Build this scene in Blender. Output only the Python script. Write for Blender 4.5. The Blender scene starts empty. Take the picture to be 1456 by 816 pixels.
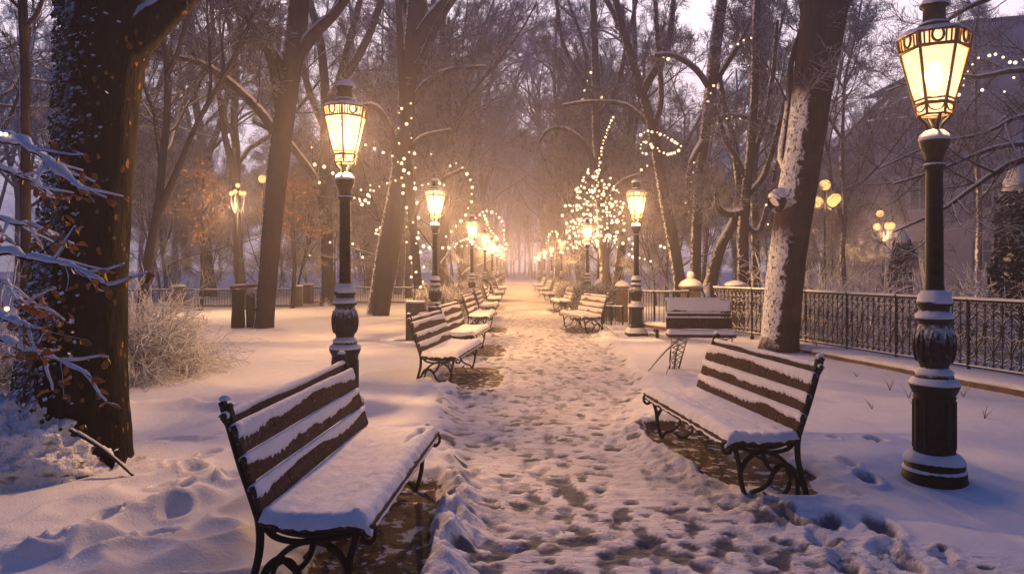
import bpy, bmesh, math, random
import numpy as np
from mathutils import Vector, Matrix

C = bpy.context.scene.collection
PI = math.pi
SC = bpy.context.scene

# ------------------------------------------------------------------ measuring
EYE = 1.5
def at(px, py, d):
    """point at depth d metres seen at photo pixel px, py"""
    return Vector(((px - 735) * d / 1000.0, d, EYE - (py - 382) * d / 1000.0))
def on_ground(px, py):
    d = 1500.0 / (py - 382)
    return Vector(((px - 735) * d / 1000.0, d, 0.0))

# ------------------------------------------------------------------ objects
def link(o, parent=None):
    C.objects.link(o)
    if parent is not None:
        o.parent = parent
    return o
def tag(o, label=None, cat=None, group=None, kind=None):
    if label: o['label'] = label
    if cat: o['category'] = cat
    if group: o['group'] = group
    if kind: o['kind'] = kind
    return o
def thing(name, label, cat, loc=(0, 0, 0), rz=0.0, group=None):
    o = bpy.data.objects.new(name, None)
    o.empty_display_size = 0.2
    link(o)
    o.location = loc
    o.rotation_euler = (0, 0, rz)
    return tag(o, label, cat, group)
def copy_tree(o, parent=None):
    c = o.copy()
    link(c)
    if parent is not None:
        c.parent = parent
    for ch in list(o.children):
        copy_tree(ch, c)
    return c

# ------------------------------------------------------------------ mesh collecting
class MB:
    def __init__(s):
        s.V = []; s.F3 = []; s.F4 = []; s.n = 0
        s.smooth = True
    def add(s, V, F):
        V = np.asarray(V, float).reshape(-1, 3)
        F = np.asarray(F, int)
        if F.shape[1] == 3: s.F3.append(F + s.n)
        else: s.F4.append(F + s.n)
        s.V.append(V); s.n += len(V)
    def mesh(s, name, smooth=True, attrs=None):
        V = np.concatenate(s.V) if s.V else np.zeros((0, 3))
        f3 = np.concatenate(s.F3) if s.F3 else np.zeros((0, 3), int)
        f4 = np.concatenate(s.F4) if s.F4 else np.zeros((0, 4), int)
        me = bpy.data.meshes.new(name)
        me.vertices.add(len(V))
        me.vertices.foreach_set('co', V.astype(np.float32).ravel())
        loops = np.concatenate([f3.ravel(), f4.ravel()]).astype(np.int32)
        me.loops.add(len(loops))
        me.loops.foreach_set('vertex_index', loops)
        tot = np.concatenate([np.full(len(f3), 3), np.full(len(f4), 4)]).astype(np.int32)
        st = np.concatenate([[0], np.cumsum(tot)[:-1]]).astype(np.int32) if len(tot) else np.zeros(0, np.int32)
        me.polygons.add(len(tot))
        me.polygons.foreach_set('loop_start', st)
        me.polygons.foreach_set('loop_total', tot)
        me.polygons.foreach_set('use_smooth', np.full(len(tot), bool(smooth)))
        if attrs:
            for k, a in attrs.items():
                at_ = me.attributes.new(k, 'FLOAT', 'POINT')
                at_.data.foreach_set('value', a.astype(np.float32))
        me.update(calc_edges=True)
        return me
    def build(s, name, mat, parent=None, smooth=True, attrs=None):
        me = s.mesh(name, smooth, attrs)
        me.materials.append(mat)
        return link(bpy.data.objects.new(name, me), parent)
    # --- shapes
    def box(s, c, d, rz=0.0, bev=0.0, M=None):
        """axis box, centre c, size d, bevelled edges when bev > 0"""
        hx, hy, hz = d[0] / 2, d[1] / 2, d[2] / 2
        bm = bmesh.new()
        bmesh.ops.create_cube(bm, size=1.0)
        for v in bm.verts:
            v.co = Vector((v.co.x * d[0], v.co.y * d[1], v.co.z * d[2]))
        if bev > 0:
            bmesh.ops.bevel(bm, geom=list(bm.edges), offset=bev, segments=1, affect='EDGES')
        R = Matrix.Rotation(rz, 4, 'Z')
        if M is not None: R = M @ R
        V = np.array([tuple(R @ v.co + Vector(c)) for v in bm.verts])
        bm.verts.index_update()
        t = [[v.index for v in f.verts] for f in bm.faces]
        q = [f for f in t if len(f) == 4]; r = [f for f in t if len(f) == 3]
        n0 = s.n
        s.V.append(V); s.n += len(V)
        if q: s.F4.append(np.array(q) + n0)
        if r: s.F3.append(np.array(r) + n0)
        bm.free()
    def lathe(s, prof, k=24, c=(0, 0, 0), cap=True, wob=0.0, rng=None, phase=0.0):
        """prof: list of (radius, z) from bottom to top"""
        prof = np.array(prof, float)
        a = np.arange(k) * 2 * PI / k + phase
        n = len(prof)
        rr = np.repeat(prof[:, 0:1], k, 1)
        zz = np.repeat(prof[:, 1:2], k, 1)
        if wob > 0:
            w = np.zeros(k)
            for h in (1, 2, 3, 5):
                w += rng.normal() / h * np.cos(h * a + rng.uniform(0, 6.3))
            rr = rr * (1 + wob * w)
            w2 = np.zeros(k)
            for h in (1, 2, 4):
                w2 += rng.normal() / h * np.cos(h * a + rng.uniform(0, 6.3))
            zz = zz + wob * .3 * rr * w2
        V = np.stack([rr * np.cos(a) + c[0], rr * np.sin(a) + c[1], zz + c[2]], -1).reshape(-1, 3)
        i = np.arange(k); j = (i + 1) % k
        F = np.concatenate([np.stack([m * k + i, m * k + j, (m + 1) * k + j, (m + 1) * k + i], 1) for m in range(n - 1)])
        n0 = s.n
        s.add(V, F)
        if cap:
            for m, flip in ((0, True), (n - 1, False)):
                ctr = np.array([[c[0], c[1], zz[m].mean() + c[2]]])
                s.V.append(ctr); ci = s.n; s.n += 1
                b = n0 + m * k
                T = np.stack([b + j, b + i, np.full(k, ci)], 1) if flip else np.stack([b + i, b + j, np.full(k, ci)], 1)
                s.F3.append(T)
    def tubes(s, P, R, k=5, sq=None, cap=False):
        """batch of tubes: P [B,N,3], R [B,N]"""
        P = np.asarray(P, float); R = np.asarray(R, float)
        if P.ndim == 2: P = P[None]; R = R[None]
        B, N, _ = P.shape
        T = np.empty_like(P)
        T[:, 1:-1] = P[:, 2:] - P[:, :-2]
        T[:, 0] = P[:, 1] - P[:, 0]; T[:, -1] = P[:, -1] - P[:, -2]
        T /= np.linalg.norm(T, axis=2, keepdims=True) + 1e-9
        ref = np.zeros((B, 1, 3)); ref[:, 0, 2] = 1.0
        m = T.mean(1); m /= np.linalg.norm(m, axis=1, keepdims=True) + 1e-9
        vert = np.abs(m[:, 2]) > .75
        ref[vert, 0] = (0.0, 1.0, 0.0)
        if sq is not None:
            ref[:] = np.array(sq, float)
        U = np.cross(np.broadcast_to(ref, T.shape), T)
        ln = np.linalg.norm(U, axis=2, keepdims=True)
        U = np.where(ln > 1e-4, U / (ln + 1e-9), np.array([1.0, 0, 0]))
        W = np.cross(T, U)
        a = np.arange(k) * 2 * PI / k
        ring = U[:, :, None] * np.cos(a)[:, None] + W[:, :, None] * np.sin(a)[:, None]
        V = P[:, :, None] + ring * R[:, :, None, None]
        i = np.arange(k); j = (i + 1) % k
        f = np.concatenate([np.stack([q * k + i, q * k + j, (q + 1) * k + j, (q + 1) * k + i], 1) for q in range(N - 1)])
        F = (f[None] + (np.arange(B) * N * k)[:, None, None]).reshape(-1, 4)
        n0 = s.n
        s.add(V.reshape(-1, 3), F)
        if cap and k > 3:
            for q, e in ((0, 0), (1, N - 1)):
                for b in range(B):
                    ctr = P[b, e][None]
                    s.V.append(ctr); ci = s.n; s.n += 1
                    base = n0 + b * N * k + e * k
                    s.F3.append(np.stack([base + (j if q == 0 else i), base + (i if q == 0 else j), np.full(k, ci)], 1))

def curve_pts(pts, n):
    """smooth (Catmull-Rom) resample of control points"""
    pts = np.array(pts, float)
    m = len(pts)
    ext = np.concatenate([[2 * pts[0] - pts[1]], pts, [2 * pts[-1] - pts[-2]]])
    t = np.linspace(0, m - 1 - 1e-6, n)
    i = t.astype(int); f = (t - i)[:, None]
    p0, p1, p2, p3 = ext[i], ext[i + 1], ext[i + 2], ext[i + 3]
    return .5 * ((2 * p1) + (-p0 + p2) * f + (2 * p0 - 5 * p1 + 4 * p2 - p3) * f ** 2 + (-p0 + 3 * p1 - 3 * p2 + p3) * f ** 3)

# ------------------------------------------------------------------ noise
def _hash(ix, iy, seed):
    h = (ix * 374761393 + iy * 668265263 + seed * 1442695041) & 0xFFFFFFFF
    h = ((h ^ (h >> 13)) * 1274126177) & 0xFFFFFFFF
    return ((h ^ (h >> 16)) & 0xFFFF) / 65535.0
def vnoise(x, y, seed=0):
    x = np.asarray(x, float); y = np.asarray(y, float)
    ix = np.floor(x).astype(np.int64); iy = np.floor(y).astype(np.int64)
    fx = x - ix; fy = y - iy
    fx = fx * fx * fx * (fx * (6 * fx - 15) + 10); fy = fy * fy * fy * (fy * (6 * fy - 15) + 10)
    a = _hash(ix, iy, seed); b = _hash(ix + 1, iy, seed)
    c = _hash(ix, iy + 1, seed); d = _hash(ix + 1, iy + 1, seed)
    return ((a * (1 - fx) + b * fx) * (1 - fy) + (c * (1 - fx) + d * fx) * fy) * 2 - 1
def fbm(x, y, seed=0, oct=4, gain=.5):
    s = 0; a = 1.0; t = 0
    for o in range(oct):
        s = s + a * vnoise(x * 2 ** o + 17.3 * o, y * 2 ** o - 9.1 * o, seed + o); t += a; a *= gain
    return s / t
def sstep(a, b, x):
    t = np.clip((x - a) / (b - a), 0, 1)
    return t * t * (3 - 2 * t)
# light levels (dusk)
SKY_LOW = (1.50, 1.24, 1.34); SKY_MID = (.11, .22, .66); SKY_TOP = (.008, .072, .31)
SKY_GAIN = 1.15
SUN_E = .06
HAZE_D = .0075; HAZE_COL = (.70, .70, 1.0)
VOL_B = 0
EXPO = 0.12
LAMP_W = 150.0
LAMP_COL = (1.0, .54, .22)
LAMP_W = 3200.0
R1_GAIN = .14; L1_GAIN = .9; FAR_GAIN = 1.65
# ------------------------------------------------------------------ materials
class NT:
    """small node-tree helper"""
    def __init__(s, tree):
        s.t = tree; s.N = tree.nodes; s.L = tree.links
        s.N.clear()
    def new(s, kind, **kw):
        n = s.N.new(kind)
        for k, v in kw.items():
            if k == 'inp':
                for a, b in v.items():
                    if hasattr(b, 'is_output'): s.L.new(b, n.inputs[a])
                    else: n.inputs[a].default_value = b
            else: setattr(n, k, v)
        return n
    def math(s, op, a, b=0.0, c=0.0, clamp=False):
        n = s.new('ShaderNodeMath', operation=op, use_clamp=clamp)
        for i, v in enumerate((a, b, c)):
            if hasattr(v, 'is_output'): s.L.new(v, n.inputs[i])
            else: n.inputs[i].default_value = v
        return n.outputs[0]
    def ramp(s, x, lo, hi, interp='SMOOTHSTEP'):
        n = s.new('ShaderNodeMapRange', interpolation_type=interp)
        for i, v in enumerate((x, lo, hi, 0.0, 1.0)):
            if hasattr(v, 'is_output'): s.L.new(v, n.inputs[i])
            else: n.inputs[i].default_value = v
        return n.outputs[0]
    def mix(s, f, a, b):
        n = s.new('ShaderNodeMix', data_type='RGBA')
        for i, v in ((0, f), (6, a), (7, b)):
            if hasattr(v, 'is_output'): s.L.new(v, n.inputs[i])
            elif i == 0: n.inputs[0].default_value = v
            else: n.inputs[i].default_value = (*v, 1.0) if len(v) == 3 else v
        return n.outputs[2]
    def noise(s, scale, detail=3.0, vec=None, rough=.5, dist=0.0):
        n = s.new('ShaderNodeTexNoise', inp={'Scale': scale, 'Detail': detail, 'Roughness': rough, 'Distortion': dist})
        if vec is not None: s.L.new(vec, n.inputs['Vector'])
        return n.outputs[0]
    def coords(s, obj=True):
        return s.new('ShaderNodeTexCoord').outputs['Object' if obj else 'Generated']
    def pos(s):
        return s.new('ShaderNodeNewGeometry').outputs['Position']
    def scaled(s, vec, sc):
        n = s.new('ShaderNodeVectorMath', operation='MULTIPLY')
        s.L.new(vec, n.inputs[0]); n.inputs[1].default_value = sc
        return n.outputs[0]
    def normal_z(s):
        g = s.new('ShaderNodeNewGeometry')
        x = s.new('ShaderNodeSeparateXYZ'); s.L.new(g.outputs['Normal'], x.inputs[0])
        return x.outputs
    def bump(s, h, dist, strength=1.0):
        n = s.new('ShaderNodeBump', inp={'Strength': strength, 'Distance': dist})
        s.L.new(h, n.inputs['Height'])
        return n.outputs[0]
    def finish(s, color, rough=.8, nrm=None, spec=.3, metal=0.0):
        p = s.new('ShaderNodeBsdfPrincipled')
        for k, v in (('Base Color', color), ('Roughness', rough), ('Specular IOR Level', spec), ('Metallic', metal)):
            if hasattr(v, 'is_output'): s.L.new(v, p.inputs[k])
            else: p.inputs[k].default_value = (*v, 1.0) if isinstance(v, tuple) and len(v) == 3 else v
        if nrm is not None: s.L.new(nrm, p.inputs['Normal'])
        o = s.new('ShaderNodeOutputMaterial')
        s.L.new(p.outputs[0], o.inputs[0])
        return p
def newmat(name):
    m = bpy.data.materials.new(name); m.use_nodes = True
    return m, NT(m.node_tree)

SNOWC = (.80, .82, .86)

def mat_snow(name='snow', bump=.010, scale=75):
    m, n = newmat(name)
    v = n.pos()
    h = n.noise(scale, 4, v, .65)
    h2 = n.noise(scale * .2, 3, v)
    c = n.mix(n.ramp(h2, .3, .7), SNOWC, (.74, .76, .80))
    hh = n.math('ADD', n.math('MULTIPLY', h, .5), h2)
    n.finish(c, .75, n.bump(hh, bump), .25)
    return m

def mat_ground():
    m, n = newmat('trodden_snow')
    v = n.pos()
    A = lambda k: n.new('ShaderNodeAttribute', attribute_name=k).outputs['Fac']
    tr, sl, ba = A('trample'), A('slush'), A('bare')
    fine = n.noise(55, 4, v, .65)
    grain = n.noise(190, 2, v, .6)
    mid = n.noise(9, 4, v, .6)
    spots = n.math('MULTIPLY', n.ramp(n.noise(15, 5, n.scaled(v, (.8, 1.25, 1.0)), .62, .5), .56, .64), n.ramp(n.noise(2.1, 3, v), .36, .60))
    streak = n.noise(5, 5, n.scaled(v, (1.0, 2.3, 1.0)), .68, .4)
    big = n.noise(1.1, 4, v, .6)
    snow = n.mix(n.ramp(mid, .3, .7), SNOWC, (.75, .77, .81))
    packed = n.mix(n.ramp(streak, .46, .70), (.77, .77, .80), (.56, .54, .55))
    packed = n.mix(n.math('MULTIPLY', n.ramp(big, .46, .66), .35), packed, (.47, .44, .44))
    packed = n.mix(n.math('MULTIPLY', spots, .85), packed, (.18, .18, .205))
    col = n.mix(n.math('MULTIPLY', tr, n.ramp(n.math('ADD', streak, n.math('MULTIPLY', tr, .4)), .42, .72)), snow, packed)
    slf = n.math('MULTIPLY', sl, n.ramp(n.math('ADD', fine, n.math('MULTIPLY', sl, .45)), .48, .78), clamp=True)
    col = n.mix(slf, col, (.10, .11, .14))
    wood = n.noise(7, 5, n.scaled(v, (1.0, 6.0, 1.0)), .65, .6)
    earth = n.mix(n.ramp(wood, .35, .66), (.105, .062, .038), (.032, .023, .019))
    earth = n.mix(n.ramp(mid, .54, .60), earth, (.55, .55, .58))
    baf = n.ramp(n.math('ADD', n.math('MULTIPLY', n.math('SUBTRACT', fine, .5), .55), ba), .38, .55)
    col = n.mix(baf, col, earth)
    fine = n.math('SUBTRACT', fine, n.math('MULTIPLY', n.math('MULTIPLY', spots, tr), .5))
    hh = n.math('ADD', n.math('MULTIPLY', fine, .6), n.math('ADD', n.math('MULTIPLY', streak, n.math('MULTIPLY', tr, 2.2)), n.math('MULTIPLY', grain, .25)))
    rough = n.math('SUBTRACT', .8, n.math('MULTIPLY', n.math('MAXIMUM', slf, baf), .12))
    n.finish(col, rough, n.bump(hh, .013), .12)
    return m

def snowed(n, base, lo=.35, hi=.6, amt=.5, scale=18, vec=None, snow=SNOWC, wind=None):
    """mix lodged snow over base where the surface faces up (and, for wind = (vector, lo, hi), the weather side)"""
    z = n.normal_z()
    v = vec if vec is not None else n.pos()
    no = n.math('MULTIPLY', n.math('SUBTRACT', n.noise(scale, 4, v, .6), .5), amt)
    f = n.ramp(n.math('ADD', z[2], no), lo, hi)
    if wind:
        w, a, b, sc, am = wind[:5]
        d = n.math('ADD', n.math('ADD', n.math('MULTIPLY', z[0], w[0]), n.math('MULTIPLY', z[1], w[1])), n.math('MULTIPLY', z[2], w[2]))
        no2 = n.math('MULTIPLY', n.math('SUBTRACT', n.noise(sc, 5, v, .7), .5), am)
        g = n.ramp(n.math('ADD', d, no2), a, b)
        if len(wind) > 5:                                     # heights between which the driven snow has stuck
            ps = n.new('ShaderNodeSeparateXYZ'); n.L.new(v, ps.inputs[0])
            zz = n.math('ADD', ps.outputs[2], n.math('MULTIPLY', no2, .5)); band = 0.0
            for lo_, hi_ in wind[5]:
                band = n.math('ADD', band, n.math('MULTIPLY', n.ramp(zz, lo_, lo_ + .18), n.math('SUBTRACT', 1.0, n.ramp(zz, hi_ - .5, hi_))), clamp=True)
            g = n.math('MULTIPLY', n.math('MULTIPLY', g, band), n.ramp(n.noise(26, 5, n.scaled(v, (1, 1, .55)), .7), .38, .45))
        f = n.math('MAXIMUM', f, g)
    return n.mix(f, base, snow), f

def mat_bark(name, c1, c2, c3=None, snow=(.35, .6), wind=None, patch=False, bump=.03, grain=7):
    m, n = newmat(name)
    v = n.pos()
    str_ = n.scaled(v, (1, 1, .22))
    g = n.noise(grain, 6, str_, .65, .3)
    col = n.mix(n.ramp(g, .35, .65), c1, c2)
    if patch:
        vo = n.new('ShaderNodeTexVoronoi', inp={'Scale': 15.0, 'Randomness': 1.0})
        n.L.new(n.scaled(v, (1, 1, .62)), vo.inputs['Vector'])
        w = n.noise(1.7, 4, v)
        wob = n.noise(17, 4, v)
        d = n.math('ADD', vo.outputs['Distance'], n.math('MULTIPLY', n.math('SUBTRACT', wob, .5), .85))
        sz = n.new('ShaderNodeSeparateColor'); n.L.new(vo.outputs['Color'], sz.inputs[0])
        d = n.math('ADD', d, n.math('MULTIPLY', sz.outputs[0], .34))
        f = n.math('MULTIPLY', n.math('SUBTRACT', 1.0, n.ramp(d, .25, .31)), n.ramp(w, .36, .48))
        col = n.mix(f, col, n.mix(sz.outputs[1], c3, tuple(x * .4 for x in c3)))
    elif c3:
        col = n.mix(n.ramp(n.noise(1.8, 4, v), .5, .62), col, c3)
    col, f = snowed(n, col, snow[0], snow[1], .5, 16, v, wind=wind)
    h = n.math('ADD', g, n.math('MULTIPLY', f, n.math('ADD', .3, n.noise(13, 4, v, .6))))
    n.finish(col, .9, n.bump(h, bump), .06)
    return m

def mat_iron(name='iron', frost=(1.25, 1.5), col=(.006, .009, .012), rough=.5):
    m, n = newmat(name)
    v = n.pos()
    c = n.mix(n.ramp(n.noise(24, 4, v), .4, .7), col, tuple(x * 1.9 + .004 for x in col))
    c, f = snowed(n, c, frost[0], frost[1], .75, 30, v)
    r = n.math('ADD', rough, n.math('MULTIPLY', f, .4))
    n.finish(c, r, n.bump(n.noise(80, 3, v), .003), .13)
    return m

def mat_wood(name, c1, c2):
    m, n = newmat(name)
    v = n.coords()
    g = n.noise(9, 6, n.scaled(v, (6, .5, 6)), .7, .4)
    c = n.mix(n.ramp(g, .3, .7), c1, c2)
    fr = n.ramp(n.noise(45, 5, n.pos(), .75), .56, .68)
    c = n.mix(n.math('MULTIPLY', fr, .28), c, (.6, .6, .64))
    n.finish(c, .8, n.bump(g, .004), .10)
    return m

def mat_plain(name, c1, c2=None, rough=.8, frost=None, scale=12, bump=.005, amt=.5):
    m, n = newmat(name)
    v = n.pos()
    c2 = c2 or tuple(x * .7 for x in c1)
    g = n.noise(scale, 5, v, .6)
    c = n.mix(n.ramp(g, .35, .65), c1, c2)
    if frost:
        c, f = snowed(n, c, frost[0], frost[1], amt, 25, v)
    n.finish(c, rough, n.bump(g, bump), .15)
    return m

def mat_emit(name, col, strength, clear=0.0, sample=True):
    m, n = newmat(name)
    e = n.new('ShaderNodeEmission', inp={'Color': (*col, 1), 'Strength': strength})
    o = n.new('ShaderNodeOutputMaterial')
    if clear > 0:
        t = n.new('ShaderNodeBsdfTransparent', inp={'Color': (1, .97, .9, 1)})
        mx = n.new('ShaderNodeMixShader', inp={0: clear})
        n.L.new(e.outputs[0], mx.inputs[1]); n.L.new(t.outputs[0], mx.inputs[2])
        n.L.new(mx.outputs[0], o.inputs[0])
    else:
        n.L.new(e.outputs[0], o.inputs[0])
    if not sample:
        m.cycles.emission_sampling = 'NONE'
    return m

M = {}
M['snow'] = mat_snow()
M['ground'] = mat_ground()
M['iron'] = mat_iron()
M['iron_frosty'] = mat_iron('frosted_iron', (.05, .45), (.018, .018, .02))
M['lamp_iron'] = mat_iron('lamp_iron', (.75, .95), (.005, .008, .009), .5)
M['glow_toned'] = mat_plain('glow_toned_frame', (.20, .105, .035), (.10, .055, .02), .4)  # lantern frame: glow from inside is put into its golden-brown colour
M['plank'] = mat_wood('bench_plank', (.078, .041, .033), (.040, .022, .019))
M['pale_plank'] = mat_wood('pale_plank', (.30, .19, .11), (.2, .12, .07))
M['twig'] = mat_bark('frosted_twig', (.055, .045, .052), (.032, .027, .032), snow=(-.02, .5), bump=.004)
M['twig_snowy'] = mat_bark('snow_laden_twig', (.11, .085, .075), (.07, .055, .05), snow=(-.7, .05), bump=.004)
M['twig_dark'] = mat_bark('dark_twig', (.07, .05, .045), (.04, .03, .028), snow=(.3, .65), bump=.004)
M['bark'] = mat_bark('grey_brown_bark', (.036, .028, .026), (.018, .014, .014), snow=(.42, .62))
M['bark_far'] = mat_bark('distant_bark', (.040, .034, .039), (.024, .021, .025), snow=(.35, .6), wind=((-.95, -.3, .1), .88, 1.05, 6, .9))
M['bark_snowy'] = mat_bark('snow_plastered_bark', (.045, .031, .026), (.018, .014, .012), (.06, .042, .033), snow=(.4, .6), wind=((-.93, -.35, .12), .60, .74, 9, 1.25, ((.15, 2.3), (2.5, 4.7))))
M['bark_edge'] = mat_bark('snow_edged_bark', (.030, .024, .026), (.015, .012, .013), snow=(.20, .42), wind=((-.93, -.33, .15), .90, 1.0, 12, .8))
M['plane'] = mat_bark('plane_bark', (.020, .016, .012), (.005, .004, .0035), (.34, .17, .05), snow=(.5, .7), wind=((-.9, -.4, .2), .80, .95, 11, 1.3), patch=True, bump=.10, grain=13)
M['ivy'] = mat_plain('ivy_leaf', (.035, .05, .02), (.05, .035, .02), .6, (.30, .6), 10, amt=.9)
M['dry_leaf'] = mat_plain('dry_leaf', (.55, .22, .05), (.32, .12, .03), .55, (.72, .9), 30)
M['stone'] = mat_plain('dark_stone', (.13, .10, .085), (.08, .065, .058), .85, (.55, .75), 9)
M['curb'] = mat_plain('curb_stone', (.19, .13, .08), (.11, .08, .055), .85, (.5, .7), 6)
M['wall'] = mat_plain('grey_render', (.62, .58, .60), (.53, .49, .52), .9, None, .6)
M['trim'] = mat_plain('pale_trim', (.72, .70, .72), (.62, .60, .62), .85, (.5, .8), 1)
M['roof'] = mat_plain('dark_roof', (.10, .09, .10), (.07, .065, .07), .8, (.3, .6), 3)
M['glass_sky_toned'] = mat_plain('sky_toned_glass', (.24, .26, .30), (.18, .20, .24), .12, None, 1)  # lightened base colour stands in for sky reflected in the panes
M['sign'] = mat_plain('green_sign', (.02, .10, .06), (.02, .07, .045), .5, None, 8)
M['conifer'] = mat_plain('dark_conifer', (.03, .035, .022), (.02, .024, .018), .7, (.45, .8), 14, amt=.9)
M['orange_leaf'] = mat_plain('amber_leaf', (.42, .22, .035), (.30, .12, .03), .6, (.75, .95), 6)
M['pane'] = mat_emit('lamp_pane', (1.0, .60, .31), 2.2, .35, sample=False)
M['mantle'] = mat_emit('lamp_mantle', (1.0, .80, .50), 9.0, .5, sample=False)
M['globe'] = mat_emit('lamp_globe', (1.0, .50, .16), 1.8)
M['bulb'] = mat_emit('fairy_bulb', (1.0, .68, .38), 2.6, 0, sample=False)
# ------------------------------------------------------------------ ground and path (one height field, two sheets)
def path_left(y):
    return np.interp(y, [-30, 2, 3.6, 5, 7, 9, 12, 20, 300], [-.1, -.15, -.3, -.5, -.75, -.85, -.95, -1.0, -1.0])
def path_right(y):
    return np.interp(y, [-30, 2, 3.6, 4.5, 5.2, 6.5, 9, 12, 20, 300], [3.0, 2.9, 2.5, 1.5, 1.2, 1.15, 1.6, 1.8, 1.9, 1.9])

def make_ground():
    rng = np.random.default_rng(5)
    xs = [0.0]; dx = .021
    while xs[-1] < 170:
        if xs[-1] > 3.3: dx *= 1.055
        xs.append(xs[-1] + dx)
    xs = np.array(xs); X1 = np.concatenate([-xs[:0:-1], xs])
    ys = [1.9]
    while ys[-1] < 270: ys.append(ys[-1] + max(.013, ys[-1] * .0058))
    back = [1.9]
    while back[-1] > -28: back.append(back[-1] - .04 - (1.9 - back[-1]) * .25)
    Y1 = np.array(back[:0:-1] + ys)
    X, Y = np.meshgrid(X1, Y1)
    nx, ny = len(X1), len(Y1)
    wob = .16 * fbm(X * 1.3, Y * 1.3, 3, 4) + .10 * fbm(X * 6, Y * 6, 8, 3)
    near = 1 - sstep(9, 16, Y)
    dl = X - path_left(Y) + wob; dr = path_right(Y) - X + wob
    d = np.minimum(dl, dr)                       # > 0 inside the path
    tr = sstep(-.12, .22, d)
    H = (1 - tr) * (.075 + .05 * fbm(X * .33, Y * .33, 11, 3) + .030 * fbm(X * 1.1, Y * 1.1, 21, 4))
    H -= (1 - tr) * .055 * sstep(.2, 1.0, X) * sstep(5.6, 4.6, Y) * sstep(3.6, 2.6, X)
    H += .35 * sstep(30, 160, np.abs(X)) * (1 + fbm(X * .05, Y * .05, 2, 3))
    # drifts and furrows left of the path, near the camera
    fl = sstep(-.9, -1.5, X) * sstep(5.6, 4.6, Y) * sstep(-3.2, -2.3, X)
    q = X * .85 - Y * .5 + .35 * fbm(X * 1.4, Y * 1.4, 41, 3)
    fur = np.abs(np.sin(q * 6.5 + 1.2 * fbm(X * .9, Y * 1.5, 43, 3)))
    H += fl * (.085 * (1 - fur) ** 1.5 - .02 + .03 * fbm(X * 3, Y * 3, 44, 3))
    # thrown-up clods along the near path edges and round the near benches
    ed = np.exp(-((d + .10) / .17) ** 2) * near
    ed2 = np.exp(-((X + .35) / .26) ** 2) * sstep(5.6, 4.9, Y)
    ed3 = .28 * np.exp(-((X - 1.25 - .35 * sstep(5.4, 4.4, Y)) / .22) ** 2) * sstep(6.6, 5.8, Y) * sstep(3.9, 4.4, Y)
    ed4 = np.exp(-((X + .55) / .4) ** 2) * np.exp(-((Y - 8.4) / .6) ** 2)
    ee = np.clip(ed * .16 * sstep(5.4, 6.4, Y + (X < 0) * 9) + .8 * ed2 + ed3 + .8 * ed4, 0, 1.0)
    wx, wy = X + .05 * fbm(X * 7, Y * 7, 63, 2), Y + .05 * fbm(X * 7, Y * 7, 64, 2)
    clod = .9 * (1 - np.abs(fbm(wx * 5.5, wy * 5.5, 61, 3)) * 2.2) * np.clip(.5 + fbm(X * 2.2, Y * 2.2, 65, 2) * 1.3, 0, 1) + np.abs(fbm(wx * 11, wy * 11, 62, 3)) * 1.1
    H += ee * (.008 + .046 * clod)
    # trampled relief on the path
    H += tr * (.005 * fbm(X * 5, Y * 7, 71, 4) + .003 * fbm(X * 14, Y * 20, 72, 2) * near)
    slush = np.zeros_like(H); bare = np.zeros_like(H)
    def stamp(cx, cy, a, b, rot, depth, sl=0.0, rim=.35, soft=1.0, ragged=.3):
        r = max(a, b) * 2.2
        i0, i1 = np.searchsorted(Y1, (cy - r, cy + r)); j0, j1 = np.searchsorted(X1, (cx - r, cx + r))
        if i1 <= i0 or j1 <= j0: return
        x = X[i0:i1, j0:j1] - cx; y = Y[i0:i1, j0:j1] - cy
        u = (x * math.cos(rot) + y * math.sin(rot)) / a; v = (-x * math.sin(rot) + y * math.cos(rot)) / b
        rr = np.sqrt(u * u + v * v) + ragged * fbm(X[i0:i1, j0:j1] * 13, Y[i0:i1, j0:j1] * 13, 77, 2)
        H[i0:i1, j0:j1] += depth * (-(1 - sstep(1 - .45 * soft, 1.0 + .1 * soft, rr)) + rim * np.exp(-((rr - 1.25) / .25) ** 2))
        if sl: slush[i0:i1, j0:j1] = np.maximum(slush[i0:i1, j0:j1], sl * (1 - sstep(.7, 1.08, rr)))
    # footprints: pairs of sole and heel along walking lines
    for w in range(80):
        x = rng.uniform(-.6, 2.3); y = rng.uniform(2.2, 4.0); hd = rng.normal(0, .16)
        side = 1; col = rng.uniform(.25, 1.0)
        while y < 22:
            st = rng.uniform(.5, .75)
            y += st * math.cos(hd); x += st * math.sin(hd); side = -side
            hd = hd * .9 + rng.normal(0, .08) - .02 * (x - .6)
            lx = x + side * .09
            if rng.random() < .45: continue
            if lx < path_left(y) - .05 or lx > path_right(y) + .1 : continue
            rot = PI / 2 - hd + rng.normal(0, .2)
            dep = rng.uniform(.003, .010); sl = col * rng.uniform(.45, 1.0)
            stamp(lx, y, .105, .05, rot, dep, sl, .08, 1, .5)
            if rng.random() < .7:
                stamp(lx - .155 * math.cos(rot), y - .155 * math.sin(rot), .05, .042, rot, dep, sl, .08, 1, .45)
    for k in range(1500):
        y = 2.3 + 14 * rng.random() ** 1.4; x = rng.uniform(-.7, 2.4)
        if x < path_left(y) or x > path_right(y): continue
        s_ = rng.uniform(.02, .06)
        stamp(x, y, s_ * rng.uniform(1, 2.2), s_, rng.normal(0, .5), rng.uniform(.004, .014), rng.choice([0, .5, .8, 1.0]), .1, 1, .6)
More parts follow.
